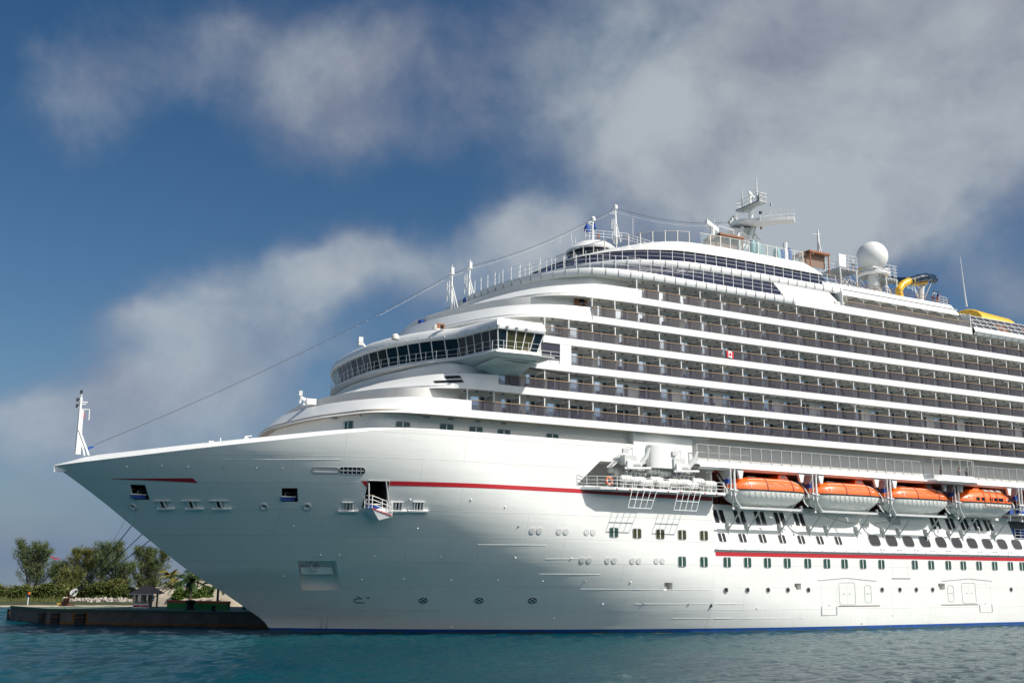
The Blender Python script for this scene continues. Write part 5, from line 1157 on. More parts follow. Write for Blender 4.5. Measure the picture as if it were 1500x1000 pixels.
# radar mast
mm = MB(); z0 = PY(1098, 331, YC).z; P = [PZ(u, v, z0) for u, v in ((1068.5, 333), (1074, 328), (1090, 324), (1163, 321.5), (1165, 327), (1120, 331), (1100, 336), (1080, 336))]
mm.prism(P, 'white', (0, 0, .45)); pc = sum(P, Vector())/8
for (a, b, r) in (((1087, 333), (1080, 352), .3), ((1102, 334), (1094, 364), .32), ((1080, 335), (1104, 352), .14), ((1102, 337), (1112, 352), .16), ((1086, 352), (1114, 351), .14), ((1100, 345), (1086, 364), .12), ((1112, 351), (1093, 360), .12), ((1075, 348), (1100, 352), .12), ((1082, 352), (1074, 358), .2)): mm.tube([PY(*a, YC), PY(*b, YC-.5)], r, 'white', 6)
mm.prism([PY(1077, 334, YC), PY(1108, 333, YC), PY(1103, 352, YC), PY(1086, 340, YC)], 'lgrey', (0, 2.0, 0)); rm = mm.build('radar_mast', ship)
R_ = [p+Vector((0, 0, .45)) for p in P]; rail_run([R_[0], R_[1], R_[2], R_[3], R_[4], R_[5]], 1.0, 2.2, (.5, 1), .035, parent=rm)
mm = MB(); mm.tube([PY(1100, 323, YC), PY(1099.5, 310, YC), PY(1098.5, 287, YC)], [.36, .26, .16], 'white', 8); mm.tube([PY(1097, 320, YC), PY(1096, 303, YC)], .08, 'white', 5)
q = PY(1099.5, 301.5, YC); mm.box((q.x-.7, YC-2.6, q.z-.25), (q.x+.7, YC+2.4, q.z), 'grey'); mm.tube([(q.x, YC-2.2, q.z-.2), (q.x, YC, q.z-1.0), (q.x, YC+2.2, q.z-.2)], .09, 'white', 5); cn = mm.build('crosstree', rm)
rail_run([(q.x-.7, YC-2.6, q.z), (q.x-.7, YC+2.4, q.z), (q.x+.7, YC+2.4, q.z), (q.x+.7, YC-2.6, q.z), (q.x-.7, YC-2.6, q.z)], 1.1, 1.2, (.5, 1), .035, parent=rm)
mm = MB(); mm.tube([PY(1087, 301, YC+1.5), PY(1087.3, 279, YC+1.5)], [.12, .06], 'lgrey', 6); mm.tube([PY(1109.5, 296, YC-2), PY(1108.3, 281, YC-2), PY(1108, 261, YC-2)], [.16, .12, .06], 'white', 6); mm.cbox(PY(1113, 290, YC-2.3), (.5, .5, .9), 'frame'); mm.cbox(PY(1113.5, 294, YC-2.3), (.4, .4, .4), 'lgrey')
mm.tube([PY(1129, 322, YC-4), PY(1129.5, 300, YC-4)], .05, 'lgrey', 5); mm.cbox(PY(1129.5, 299.5, YC-4), (.25, .25, .4), 'grey'); mm.tube([PY(1152.5, 325, YC-6), PY(1152.5, 305, YC-6)], .05, 'lgrey', 5); mm.tube([PY(1114, 324, YC-3), PY(1114, 313, YC-3)], .05, 'white', 5); mm.cbox(PY(1114, 311.5, YC-3), (.3, .3, .35), 'black'); mm.cbox(PY(1115, 334, YC-3), (.2, .2, .35), 'rust')
for u, v in ((1073, 322), (1070, 326), (1076, 319), (1079, 324)): mm.cbox(PY(u, v, YC+1), (.55, .4, .5), 'lgrey')
mm.tube([PY(1078, 325, YC+1), PY(1079, 312, YC+1)], .07, 'white', 5); mm.build('aerial', rm)
mm = MB(); mm.tube([PY(1096.5, 281, YC), PY(1104.5, 290, YC)], .22, 'white', 4); mm.tube([PY(1099.5, 285, YC), PY(1099.5, 290, YC)], .16, 'white', 6); mm.build('radar_scanner', rm)
mm = MB(); a, b = PY(1036, 324, 14), PY(1053, 337, 14); mm.prism([a+Vector((0, 0, .28)), b+Vector((0, 0, .28)), b-Vector((0, 0, .28)), a-Vector((0, 0, .28))], 'white', (0, .5, 0)); mm.tube([PY(1043.5, 345, 14.2), PY(1043.5, 333, 14.2)], .35, 'white', 8); mm.tube([PY(1038, 352, 14.2), PY(1050, 352, 14.2)], .7, 'lgrey', 6); mm.build('radar_scanner', ship)
rail_run([PY(1053, 336, 13), PY(1075, 343, 13)], .5, 2, (1,), .05)
# shade cabanas
for (u0, v0, u1, v1, ul, vl, y) in ((1056, 343, 1088, 348.5, 1037, 357, 7.5), (1187, 367.5, 1214, 372.5, 1168, 377, 9.)):
    a, b = PY(u0, v0, y), PY(u1, v1, y); z = (a.z+b.z)/2; mm = MB(); mm.box((a.x-.2, y-.1, z-.12), (b.x+.2, y+3.2, z+.12), 'wood'); mm.box((a.x-1.5, y+.6, z-1.9), (b.x-.2, y+.66, z-.12), 'canvas')
    mm.add([(a.x, y+3.2, z-.15), (a.x-.0, y+.0, z-.15), (a.x-2.6, y+.3, z-1.6), (a.x-2.6, y+3.2, z-1.6)], [(0, 1, 2, 3)], 'canvas')
    for x in (a.x, b.x): mm.tube([(x, y+.1, z), (x, y+.1, z-2.8)], .09, 'wood', 4); mm.tube([(x, y+3.1, z), (x, y+3.1, z-2.8)], .09, 'wood', 4)
    mm.build('cabana', ship)
mm = MB()
for u, v, w, k in ((1108, 358, .9, 'teal'), (1102, 355, .6, 'teal'), (1138, 367, .7, 'teal'), (1145, 369, .6, 'blue2'), (1156, 366, .4, 'blue2'), (1150, 366, .5, 'white')): p = PY(u, v, 9); mm.lathe([(0, -1.4), (w*.7, -1.4), (w*.75, -.3), (w*.5, .2), (0, .25)], k, p, 10)
mm.tube([PY(1150, 378, 9), PY(1150, 356, 9)], .3, 'white', 8); mm.build('deck_gear', ship)
mm = MB(); tb(mm, [(1200, 374), (1198.5, 352), (1198, 337)], 10, [.26, .17, .1]); tb(mm, [(1198.5, 352), (1203.5, 372)], 9, .1); tb(mm, [(1190, 343), (1202, 343)], 10, .04); mm.build('top_mast', ship)
# radome, its column and platforms
RY = 13.; c = PY(1277.7, 376, RY); Rr = 21.3/F*(c-CAM).length*.985
mm = MB(); mm.lathe([(Rr*math.sin(t), -Rr*math.cos(t)) for t in np.linspace(.35, math.pi, 26)], MT['sup'], c, 40); rd = mm.build('radome', ship)
for f in rd.data.polygons: f.use_smooth = True
mm = MB(); mm.tube([(c.x+a_, RY+b_, c.z-Rr*.94) for a_, b_ in ((-1.6, -1.4), (1.6, -1.4), (1.6, 1.4), (-1.6, 1.4), (-1.6, -1.4))], .12, 'white', 4); mm.lathe([(1.7, -Rr*.95-.9), (1.7, -Rr*.93)], 'lgrey', c, 18); mm.lathe([(2.0, -Rr*.95-1.0), (2.3, -Rr*.95-.8), (2.3, -Rr*.95-.6)], 'white', c, 18); mm.lathe([(.85, -Rr-7.5), (.85, -Rr-.6)], 'white', c, 14); mm.lathe([(.97, -Rr-3.), (.97, -Rr-2.8)], 'lgrey', c, 14); mm.build('radome_column', ship)
def plat(u0, v0, u1, v1, y, dy, name='service_platform', box=True):
    a, b = PY(u0, v0, y), PY(u1, v1, y); z = (a.z+b.z)/2; mm = MB(); mm.box((a.x, y, z-.15), (b.x, y+dy, z), 'grey')
    for i in range(5): x = a.x+(b.x-a.x)*i/4; mm.box((x-.05, y, z-.35), (x+.05, y+dy, z-.15), 'grey')
    for x in (a.x+.2, b.x-.2): mm.tube([(x, y+.1, z), (x, y+.1, z-6)], .12, 'lgrey', 5); mm.tube([(x, y+dy-.1, z), (x, y+dy-.1, z-6)], .12, 'lgrey', 5)
    o = mm.build(name, ship); rail_run([(a.x, y, z), (b.x, y, z), (b.x, y+dy, z), (a.x, y+dy, z), (a.x, y, z)], 1.9, .9, (.25, .5, .75, 1), .03, parent=o); return a, b, z
a1, b1, zp1 = plat(1230, 395, 1256, 392, 12.5, 4); mm = MB(); mm.box((a1.x-.1, 12.4, zp1+.1), (a1.x+1.2, 12.5, zp1+1.9), 'white'); mm.build('screen_panel', ship)
a2, b2, zp2 = plat(1297, 406, 1315, 409.5, 11., 3)
rng2 = random.Random(11); mm = MB(); fl = [(1228, 425), (1244, 418), (1256, 412), (1268, 420), (1290, 415), (1300, 424), (1318, 430), (1338, 432)]
for i in range(26):
    a = PY(1230+rng2.uniform(0, 66), 402+rng2.uniform(0, 12), 14); b = a+Vector((rng2.uniform(-3, 3), rng2.uniform(-2, 2), rng2.uniform(-3.5, -1.5))); mm.tube([a, b], rng2.choice((.05, .07, .1)), rng2.choice(('white', 'lgrey', 'lgrey')), 4)
for x in np.arange(48, 62, 1.3): mm.tube([(x, 12, 41.5), (x, 12, 45.2)], .06, 'lgrey', 4); mm.tube([(x, 15, 41.5), (x, 15, 45.6)], .06, 'lgrey', 4)
for z in (43.0, 44.2, 45.2): mm.tube([(47, 12, z), (63, 12, z)], .05, 'white', 4); mm.tube([(47, 15, z+.3), (63, 15, z+.3)], .05, 'wood' if z == 44.2 else 'white', 4)
for x in (49, 52, 55, 58): mm.tube([(x, 12, 45.2), (x+3, 12, 42)], .06, 'white', 4); mm.tube([(x+3, 12, 45.2), (x, 12, 42)], .05, 'lgrey', 4)
mm.build('slide_tower', ship)
def fat(uv, y, r, k, name):
    P = [PY(u, v, yy) for (u, v), yy in zip(uv, y)]; mm = MB(); Q = []
    for i in range(len(P)-1):
        for t in (0, .25, .5, .75): 
            p0 = P[max(i-1, 0)]; p1 = P[i]; p2 = P[i+1]; p3 = P[min(i+2, len(P)-1)]; Q.append(.5*((2*p1)+(p2-p0)*t+(2*p0-5*p1+4*p2-p3)*t*t+(3*p1-3*p2+p3-p0)*t**3))
    Q.append(P[-1]); mm.tube(Q, r, k, 14)
    for q in Q[::4]:
        i = Q.index(q); d = (Q[min(i+1, len(Q)-1)]-Q[max(i-1, 0)]).normalized()*.07; mm.tube([q-d, q+d], r*1.09, k, 14)
    return mm.build(name, ship)
fat([(1318, 434), (1317, 425), (1322, 417), (1331, 412), (1336, 411)], [11, 11, 11, 11, 11], .52, 'yellow', 'water_slide'); fat([(1333, 411.5), (1345, 408), (1356, 406), (1364, 407), (1366, 409)], [11, 11, 11, 12, 13], .56, 'dblue', 'water_slide'); fat([(1302, 408), (1312, 411), (1326, 411.5)], [15, 14, 13], .55, 'dblue', 'water_slide')
fat([(1338, 415), (1347, 414.5), (1356, 413)], [12, 12, 12], .34, 'yellow', 'water_slide'); fat([(1263, 399), (1267, 396)], [15, 15], .7, 'yellow', 'water_slide'); fat([(1287, 403), (1296, 402)], [16, 16], .6, 'yellow', 'water_slide')
mm = MB(); q = PY(1366, 409, 13); mm.lathe([(0, -.2), (.62, -.1), (.66, .3), (.5, .6), (0, .7)], 'dblue', q, 14, 'x'); mm.build('water_slide', ship)
mm = MB(); mm.tube([PY(1350, 420, 12), PY(1349, 440, 12)], .42, 'lgrey', 8); mm.tube([PY(1350, 424, 12), PY(1357, 415, 12)], .2, 'lgrey', 6); mm.tube([PY(1350, 424, 12), PY(1342, 416, 12)], .2, 'lgrey', 6); mm.tube([PY(1353, 440, 12), PY(1365, 412, 12)], .08, 'grey', 5); mm.build('slide_support', ship)
rail_run([PY(1324, 421, 11), PY(1340, 428, 11), PY(1345, 440, 11)], 1.0, 1.0)
rail_run([(39.5, 2.3, 41.36), (61, 2.3, 41.36)], .75, 1.5, (.5, 1), .03, 'wood'); rail_run([PY(1372, 444, 3), PY(1388, 448, 3)], 1.1, .7)
mm = MB(); tb(mm, [(1416, 449), (1413, 428), (1406.5, 376)], 2.2, [.12, .08, .03]); mm.build('whip_aerial', ship)
# small gear on the rounded fronts
mm = MB(); tb(mm, [(439, 590), (441, 583), (440, 573)], YC-6, .13); tb(mm, [(441, 583), (452, 588)], YC-6, .22); mm.cbox(PY(455, 588.5, YC-6), (1.0, .7, .6), 'white'); tb(mm, [(444, 592), (456, 592)], YC-6, .15); mm.cbox(PY(440, 576, YC-6), (.35, .35, .5), 'lgrey'); mm.build('searchlight', ship)
mm = MB(); tb(mm, [(535, 508), (530, 502), (528, 497)], YC-8, .14); mm.cbox(PY(528, 498, YC-8), (.45, .4, .6), 'white'); mm.cbox(PY(528, 503, YC-8), (.5, .4, .4), 'lgrey'); mm.build('searchlight', ship)
for u, v in ((579, 493.5), (639, 480)): mm = MB(); mm.lathe([(.4, -.25), (.4, .1), (.25, .3), (0, .35)], 'lamp', PY(u, v, 8), 10); mm.build('deck_lamp', ship)
mm = MB()
for u in (307, 312, 323): tb(mm, [(u, 649.5), (u, 645 if u < 320 else 641)], YC-5, .06)
mm.cbox(PY(309, 648, YC-5), (.5, .4, .3), 'lgrey'); tb(mm, [(357, 644.5), (368, 643.5), (369, 638), (359, 639)], YC-6, .05); mm.cbox(PY(360, 643, YC-6), (.4, .4, .4), 'lgrey'); mm.build('mooring_gear', ship)
# brown door panels in the shaded recesses
for u, v, w, h in ((851, 441.5, 1.6, .9), (515, 582, 1.3, .6), (646, 477.5, .9, .5)):
    mm = MB(); p = PY(u, v, 1.6 if u > 800 else (9.5 if u < 600 else 4.2)); mm.cbox(p, (w, .08, h), 'wood'); mm.cbox(p+Vector((.1, -.05, -.05)), (w*.35, .04, h*.7), 'dark'); mm.build('wood_door', ship)
# ------------------------------------------------------------------ festoon line from bow to radar mast
P = []
for (a, b, sag) in (((139, 651), (662, 401), .8), ((662, 401), (689, 390), .1), ((689, 390), (868, 321), .6), ((868, 321), (901, 304), .2), ((901, 304), (1072, 325), .9)):
    A, B = PY(*a, YC), PY(*b, YC); n = 26
    for i in range(n): t = i/n; P.append(A.lerp(B, t)-Vector((0, 0, sag*4*t*(1-t))))
P.append(B); r = empty('festoon_line', P[0], 'long dark cable with tiny bulbs from the bow mast up to the radar mast', 'cable')
off = P[0]; mm = MB(); mm.tube([p-off for p in P], .035, 'rope', 4); mm.tube([p-off+Vector((0, .6, -.25)) for p in P[20:]], .012, 'lgrey', 3); mm.build('cable', r)
L = [0]
for a, b in zip(P, P[1:]): L.append(L[-1]+(b-a).length)
ms = []
d = 2.
while d < L[-1]: ms.append(Matrix.Translation(Vector([float(np.interp(d, L, [p[k] for p in P])) for k in range(3)])-off-Vector((0, 0, .14)))); d += 1.35
mm = MB(); mm.lathe([(0, -.07), (.042, -.04), (.042, .03), (.015, .08)], 'frame', n=6); many('bulb', mm, ms, r)
# ------------------------------------------------------------------ people
def person(loc, rotz, top, legs, hairk='black', pose='stand', label='', parent=None):
    root = empty('person', loc, label, 'person'); root.rotation_euler = (0, 0, rotz)
    lean = .22 if pose == 'lean' else 0.
    V = {}; E = []; 
    def v(k, x, y, z, r): V[k] = (x, y, z, r)
    v('pel', 0, 0, .95, .125); v('ch', 0, -lean*.6, 1.28, .135); v('nk', 0, -lean, 1.49, .055); v('hd', 0, -lean*1.15, 1.60, .085); v('hd2', 0, -lean*1.2, 1.70, .075)
    for s, n in ((-1, 'l'), (1, 'r')):
        v(n+'sh', .17*s, -lean*.9, 1.42, .055)
        if pose == 'lean': v(n+'el', .24*s, -lean-.15, 1.18, .042); v(n+'wr', .12*s, -lean-.36, 1.12, .03); v(n+'hn', .08*s, -lean-.44, 1.12, .032)
        else: v(n+'el', .24*s, .02, 1.13, .042); v(n+'wr', .22*s, -.08, .90, .03); v(n+'hn', .21*s, -.1, .80, .034)
        v(n+'hp', .10*s, 0, .88, .085); v(n+'kn', .11*s, -.02, .48, .058); v(n+'an', .11*s, .02, .09, .04); v(n+'ft', .12*s, -.13, .035, .036)
    for a, b in (('pel', 'ch'), ('ch', 'nk'), ('nk', 'hd'), ('hd', 'hd2'))+tuple((x+a, x+b) for x in 'lr' for a, b in (('sh', 'el'), ('el', 'wr'), ('wr', 'hn'), ('hp', 'kn'), ('kn', 'an'), ('an', 'ft')))+(('ch', 'lsh'), ('ch', 'rsh'), ('pel', 'lhp'), ('pel', 'rhp')): E.append((a, b))
    def skinned(keys, name, k, grow, par):
        ks = list(keys); me = bpy.data.meshes.new(name); me.from_pydata([V[q][:3] for q in ks], [(ks.index(a), ks.index(b)) for a, b in E if a in ks and b in ks], []); o = bpy.data.objects.new(name, me); COL.objects.link(o)
        sk = o.modifiers.new('s', 'SKIN'); sb = o.modifiers.new('u', 'SUBSURF'); sb.levels = 1
        for i, q in enumerate(ks): me.skin_vertices[0].data[i].radius = (V[q][3]*grow,)*2; me.skin_vertices[0].data[i].use_root = q in ('pel', 'ch') and i == 0
        bpy.context.view_layer.update(); e = o.evaluated_get(bpy.context.evaluated_depsgraph_get()); m2 = bpy.data.meshes.new_from_object(e); o.modifiers.clear(); o.data = m2; m2.materials.clear(); m2.materials.append(MT[k])
        for f in m2.polygons: f.use_smooth = True
        o.parent = par; return o
    skinned(['pel']+[k for k in V if k != 'pel'], 'body', 'skin', 1.0, root)
    skinned(['ch', 'pel', 'lsh', 'rsh', 'lel', 'rel'], 'shirt', top, 1.18, root); skinned(['pel', 'lhp', 'rhp', 'lkn', 'rkn'], 'trousers', legs, 1.2, root)
    h = MB(); h.lathe([(0, .11), (.07, .09), (.10, .02), (.095, -.05), (.06, -.08)], hairk, (0, -lean*1.18+.02, 1.70), 10); h.build('hair', root); return root
person((PY(1367, 440, 2.7).x, 2.7, 41.36), 0, 'curtain', 'mesh', label='person in a light blue shirt leaning on the rail of the upper open deck', pose='lean')
person((PY(1373, 440, 2.8).x, 2.8, 41.36), .3, 'blue2', 'dred', label='person in dark blue beside the pale blue shirt on the upper deck', pose='lean')
person((b1.x-.3, 13.0, zp1), 1.2, 'white', 'dark', label='person in white standing on the grey platform beside the white radome', pose='stand')
person((PY(1394, 619, .5).x, .62, ZB[1]+.32), 0, 'orange', 'white', label='person in bright orange leaning on the teak rail of a cabin balcony', pose='lean')
person((PY(1384, 687, 0).x-.4, .3, 17.62), .5, 'black', 'black', label='person dressed all in black standing at the forward end of the glazed bump-out', pose='stand')
person((PY(1413, 690, 0).x-.4, .5, 17.62), -.8, 'frame', 'mesh', label='person in grey standing in the middle of the glazed bump-out', pose='stand')
person((PY(1421, 690, 0).x-.2, .3, 17.62), 2.2, 'mesh', 'black', label='person in dark blue standing at the aft end of the glazed bump-out', pose='stand')
# red and white flag on a balcony rail
def maple():
    x0 = PY(1069.5, 519, -.03); z = x0.z; x = x0.x; r = empty('flag', (x, -.06, z-.45), 'red and white maple leaf flag draped over a balcony rail amidships', 'flag')
    mb = MB(); rows = []
    for i in range(13): t = i/12; rows.append([(-.5+1.0*t, .02*math.sin(t*9), zz+.04*math.sin(t*5)) for zz in (.05, .42, .8)])
    mb.grid(rows, 'cloth'); k = mb.mi('rred')
    for i in range(len(mb.m)): c = i//2; mb.m[i] = k if c < 3 or c > 8 else mb.m[i]
    mb.build('cloth', r, recalc=False)
    leaf = [(0, .33), (.07, .2), (.14, .24), (.12, .08), (.24, .14), (.22, .04), (.3, 0), (.13, -.14), (.15, -.2), (.02, -.17), (.02, -.3)]
    leaf = leaf+[(-a, b) for a, b in leaf[::-1]]; mb = MB(); mb.add([(a*.62, -.035, .43+b*.75) for a, b in leaf], [tuple(range(len(leaf)))], 'rred'); mb.build('leaf', r)
maple()
# ------------------------------------------------------------------ mooring pier
CONC = mat('pier_concrete', (.095, .088, .078), .85, var=.35, vscale=.8, bump=.5, bscale=6); DECKG = mat('pale_green_deck', (.13, .17, .12), .8, var=.25); DGREEN = mat('dark_green_kerb', (.02, .075, .045), .6, var=.2)
GREENB = mat('bright_green_paint', (.01, .22, .03), .5); ORB = mat('orange_red_paint', (.55, .08, .015), .5); BLACK = mat('rubber', (.012, .011, .01), .8, bump=.5, bscale=8)
PG = [(-45.5, 54.5), (-42.5, 43.3), (-21.6, 27.2), (-12, 32), (0, 44), (60, 56), (120, 62), (120, 80), (10, 72), (-14, 46), (-34, 53)]
pier = empty('pier', (-42, 44, 0), 'dark concrete mooring pier with black fenders running behind the ship bow', 'pier')
def pm(mb, name, par=pier):
    o = mb.build(name, par); o.matrix_parent_inverse = Matrix.Translation(par.location).inverted(); return o
mb = MB(); mb.prism([(x, y, -2) for x, y in PG], CONC, (0, 0, 3.42)); pm(mb, 'wall')
mb = MB(); mb.prism([(x, y, 1.42) for x, y in PG], DECKG, (0, 0, .10)); pm(mb, 'deck_slab')
mb = MB()
for a, b in ((PG[0], PG[1]), (PG[1], PG[2])): mb.tube([(a[0], a[1], 1.55), (b[0], b[1], 1.55)], .16, DGREEN, 4)
pm(mb, 'kerb')
for x, y, w in ((-45.2, 56, .9), (-42.75, 44.3, .8), (-41.6, 42.65, .9), (-39.2, 40.8, 1.1)):
    mb = MB(); d = Vector((20.9, -16.1, 0)).normalized() if y < 44 else Vector((3, -13.7, 0)).normalized(); n = Vector((d.y, -d.x, 0)); n = n if n.y < 0 else -n; c = Vector((x, y, .45))
    mb.prism([c-d*w/2+Vector((0, 0, -.8)), c+d*w/2+Vector((0, 0, -.8)), c+d*w/2+Vector((0, 0, .75)), c-d*w/2+Vector((0, 0, .75))], BLACK, n*.45); mb.tube([c-d*w/2+n*.5+Vector((0, 0, .3)), c+d*w/2+n*.5+Vector((0, 0, .3))], .06, 'rust', 5); pm(mb, 'fender')
RST = mat('rust_stain', (.16, .07, .02), .9, var=.4, vscale=3)
mb = MB(); d = Vector((20.9, -16.1, 0)).normalized(); n = Vector((-d.y, d.x, 0)); n = n if n.y < 0 else -n
for t, w, h in ((3.0, .35, 1.2), (4.7, .3, 1.3), (4.4, .12, 1.0), (9, .1, .7)): c = Vector((-42.5, 43.3, 1.35))+d*t+n*.012; mb.add([c, c+d*w, c+d*w*.8-Vector((0, 0, h)), c+d*w*.2-Vector((0, 0, h*.9))], [(0, 1, 2, 3)], RST)
c = Vector((-42.5, 43.3, 0))+n*.015; mb.add([c+Vector((0, 0, .22)), c+d*26+Vector((0, 0, .3)), c+d*26-Vector((0, 0, .1)), c-Vector((0, 0, .1))], [(0, 1, 2, 3)], RST); pm(mb, 'stain')
def at_pier(u, v, z=1.52): p = PZ(u, v, z); return p
# mooring hook with its lines and rat guards
hk = at_pier(97, 887); r = empty('mooring_hook', hk, 'rusty quick-release mooring hook on the pier holding three ship lines', 'mooring hook')
mb = MB(); mb.box((-.8, -.5, 0), (.9, .6, .18), 'rust'); mb.lathe([(.42, .15), (.34, .5), (.38, .9), (.2, 1.0), (0, 1.0)], 'rust', (0, 0, 0), 12); mb.tube([(-.6, 0, .3), (.1, -.1, .9), (.5, -.1, 1.3)], .14, 'rust', 6); mb.build('hook', r)
mb = MB(); mb.tube([(-1.1, 0, .25), (-.5, 0, .3), (.2, -.2, .95)], .07, 'yellow', 5); mb.build('strap', r)
hp = hk+Vector((.35, -.2, 1.25))
LN = [((232, 718), 24.5, .05, 'dark mooring line steepest of the three from the bow down to the pier hook', 'rope'), ((252, 737.5), 24.5, .045, 'middle mooring line of the three from the bow down to the pier hook', 'rope'), ((262, 755), 24.5, .045, 'lowest mooring line of the three from the bow down to the pier hook', 'rope')]
for (u, v), y, rr_, lb, k in LN:
    A = PY(u, v, y); P = [A.lerp(hp, t)-Vector((0, 0, .5*4*t*(1-t))) for t in np.linspace(0, 1, 16)]; mb = MB(); mb.tube([p-A for p in P], rr_, k, 5); o = mb.build('mooring_line'); o.location = A; tag(o, lb, 'mooring line', 'mooring lines from the bow')
A = on_hull(195, 741.5)+Vector((0, .0, 0)); B = hp+Vector((-.1, 0, 0)); mb = MB(); mb.tube([(A.lerp(B, t)-Vector((0, 0, .9*4*t*(1-t))))-A for t in np.linspace(0, 1, 16)], .014, 'pale', 4); o = mb.build('mooring_line'); o.location = A; tag(o, 'very thin pale line hanging from the round bow fairlead to the pier hook', 'mooring line')
for i, (t, lb) in enumerate(((.035, 'white round rat guard on the lines just above the pier hook, left one'), (.06, 'smaller white rat guard on the lines above the pier hook, right one'))):
    p = hp.lerp(PY(252, 737.5, 24.5), t); mb = MB(); mb.lathe([(.42 if i == 0 else .3, 0), (.32, .10), (.15, .18), (0, .2)], 'lgrey', (0, 0, 0), 14, 'y'); mb.lathe([(.42 if i == 0 else .3, 0), (.1, -.03)], 'lgrey', (0, 0, 0), 14, 'y'); o = mb.build('rat_guard'); o.location = p; tag(o, lb, 'rat guard')
h2 = at_pier(210, 889.5); bp2 = h2+Vector((0, 0, .6)); r = empty('mooring_hook', h2, 'small yellow mooring hook on the pier in front of the pavilion', 'mooring hook'); mb = MB(); mb.box((-.4, -.3, 0), (.5, .3, .15), 'rust'); mb.tube([(-.3, 0, .2), (.0, 0, .5), (.35, 0, .75)], .12, 'yellow', 6); mb.build('hook', r)
for (u, v), lb in (((306, 808), 'upper of two mooring lines from under the bow to the pavilion hook'), ((318, 815), 'lower of two mooring lines from under the bow to the pavilion hook')):
    A = PY(u, v, 23.5); B = bp2+Vector((.3, 0, .15)); P = [A.lerp(B, t)-Vector((0, 0, .25*4*t*(1-t))) for t in np.linspace(0, 1, 12)]; mb = MB(); mb.tube([p-A for p in P], .04, 'rope', 5); o = mb.build('mooring_line'); o.location = A; tag(o, lb, 'mooring line', 'mooring lines from under the bow')
p = bp2+Vector((.9, -.4, .55)); mb = MB(); mb.lathe([(.5, 0), (.35, .15), (0, .2)], 'white', (0, 0, 0), 14, 'x'); mb.lathe([(.5, 0), (.08, -.03)], 'white', (0, 0, 0), 14, 'x'); o = mb.build('rat_guard'); o.location = p; tag(o, 'white rat guard on the two lines in front of the pavilion', 'rat guard')
# planter kerb, bollards, posts
a, b = at_pier(244, 891), at_pier(331, 893); mb = MB(); r = empty('planter', a, 'long low planter kerb painted green with an orange-red top on the pier', 'planter')
q = b-a; dn = Vector((-q.y, q.x, 0)).normalized(); dn = dn if dn.y > 0 else -dn
mb.prism([(0, 0, 0), tuple(q), tuple(q+Vector((0, 0, .72))), (0, 0, .72)], GREENB, dn*.8); mb.build('side', r); mb = MB(); mb.prism([(-.05*q.x/q.length, 0, .72), tuple(q*1.003+Vector((0, 0, .72))), tuple(q*1.003+Vector((0, 0, .98))), (-.05, 0, .98)], ORB, dn*.85); mb.build('capping', r)
for u, v, s, lb in ((283, 892.5, 1.0, 'black mushroom bollard in front of the middle of the green planter'), (317, 894, .5, 'low black bollard in front of the right end of the green planter')):
    p = at_pier(u, v)-dn*.6; mb = MB(); mb.lathe([(.55*s+.1, 0), (.45*s, .15), (.38*s, .6*s), (.6*s, .85*s), (.5*s, 1.1*s), (0, 1.15*s)], BLACK, (0, 0, 0), 14); o = mb.build('bollard'); o.location = p; tag(o, lb, 'bollard', 'bollards on the pier')
p = at_pier(329, 886.5)+Vector((0, 4, 0)); mb = MB(); mb.tube([(0, 0, -1), (0, 0, 3.6)], .14, 'black', 8); o = mb.build('post'); o.location = p; tag(o, 'tall dark post behind the right end of the green planter', 'post')
for u, v, h, lb in ((357.5, 892, 1.5, 'short bright green post close to the ship stem'), (366, 892, .8, 'lower green post nearest the ship stem')): p = at_pier(u, v); mb = MB(); mb.tube([(0, 0, 0), (0, 0, h)], .22, GREENB, 8); o = mb.build('post'); o.location = p; tag(o, lb, 'post')
# little marker lamp on the far end
p = at_pier(40.3, 885.5); r = empty('marker_lamp', p, 'white marker post with orange lamp and blue panel at the pier end', 'lamp'); mb = MB(); mb.tube([(0, 0, 0), (0, 0, .95)], .07, 'white', 6); mb.build('post', r); mb = MB(); mb.cbox((-.05, 0, 1.1), (.55, .08, .28), 'dblue'); mb.build('panel', r); mb = MB(); mb.lathe([(0, 0), (.14, .02), (.14, .2), (.05, .3), (0, .3)], 'orange', (.05, 0, 1.28), 8); mb.build('lamp', r)
# pavilion
a = at_pier(192, 889.6); dg_ = Vector((20.9, -16.1, 0)).normalized(); d0 = (a-CAM).length; gx = dg_*(46*d0/F/abs(dg_.dot(RT)))*.62; b = a+gx; w = gx.length; g = empty('pavilion', a+gx/2, 'small open wooden pavilion with a brown hipped roof on the pier', 'pavilion'); ang = math.atan2(gx.y, gx.x); g.rotation_euler = (0, 0, ang); g.scale = (.82, .82, .70)
WD = mat('weathered_wood', (.34, .29, .24), .8, var=.3, vscale=3); RF = mat('brown_shingle', (.21, .165, .135), .85, var=.3, vscale=6)
dp = 3.0
for x in (-w/2+.3, -w/2+1.2, w/2-1.2, w/2-.3, -w/2+2.3, w/2-2.2): 
    for y in (.2, dp-.2): mb = MB(); mb.box((x-.1, y-.1, 0), (x+.1, y+.1, 2.35), WD); mb.build('post', g)
for x0, x1 in ((-w/2+.2, -w/2+1.3), (w/2-1.3, w/2-.2)):
    mb = MB(); n = 6
    for i in range(n): xx = x0+(x1-x0)*i/n; mb.box((xx, .12, .1), (xx+.07, .2, .95), WD)
    mb.box((x0, .1, .95), (x1, .22, 1.03), WD); mb.build('balustrade', g)
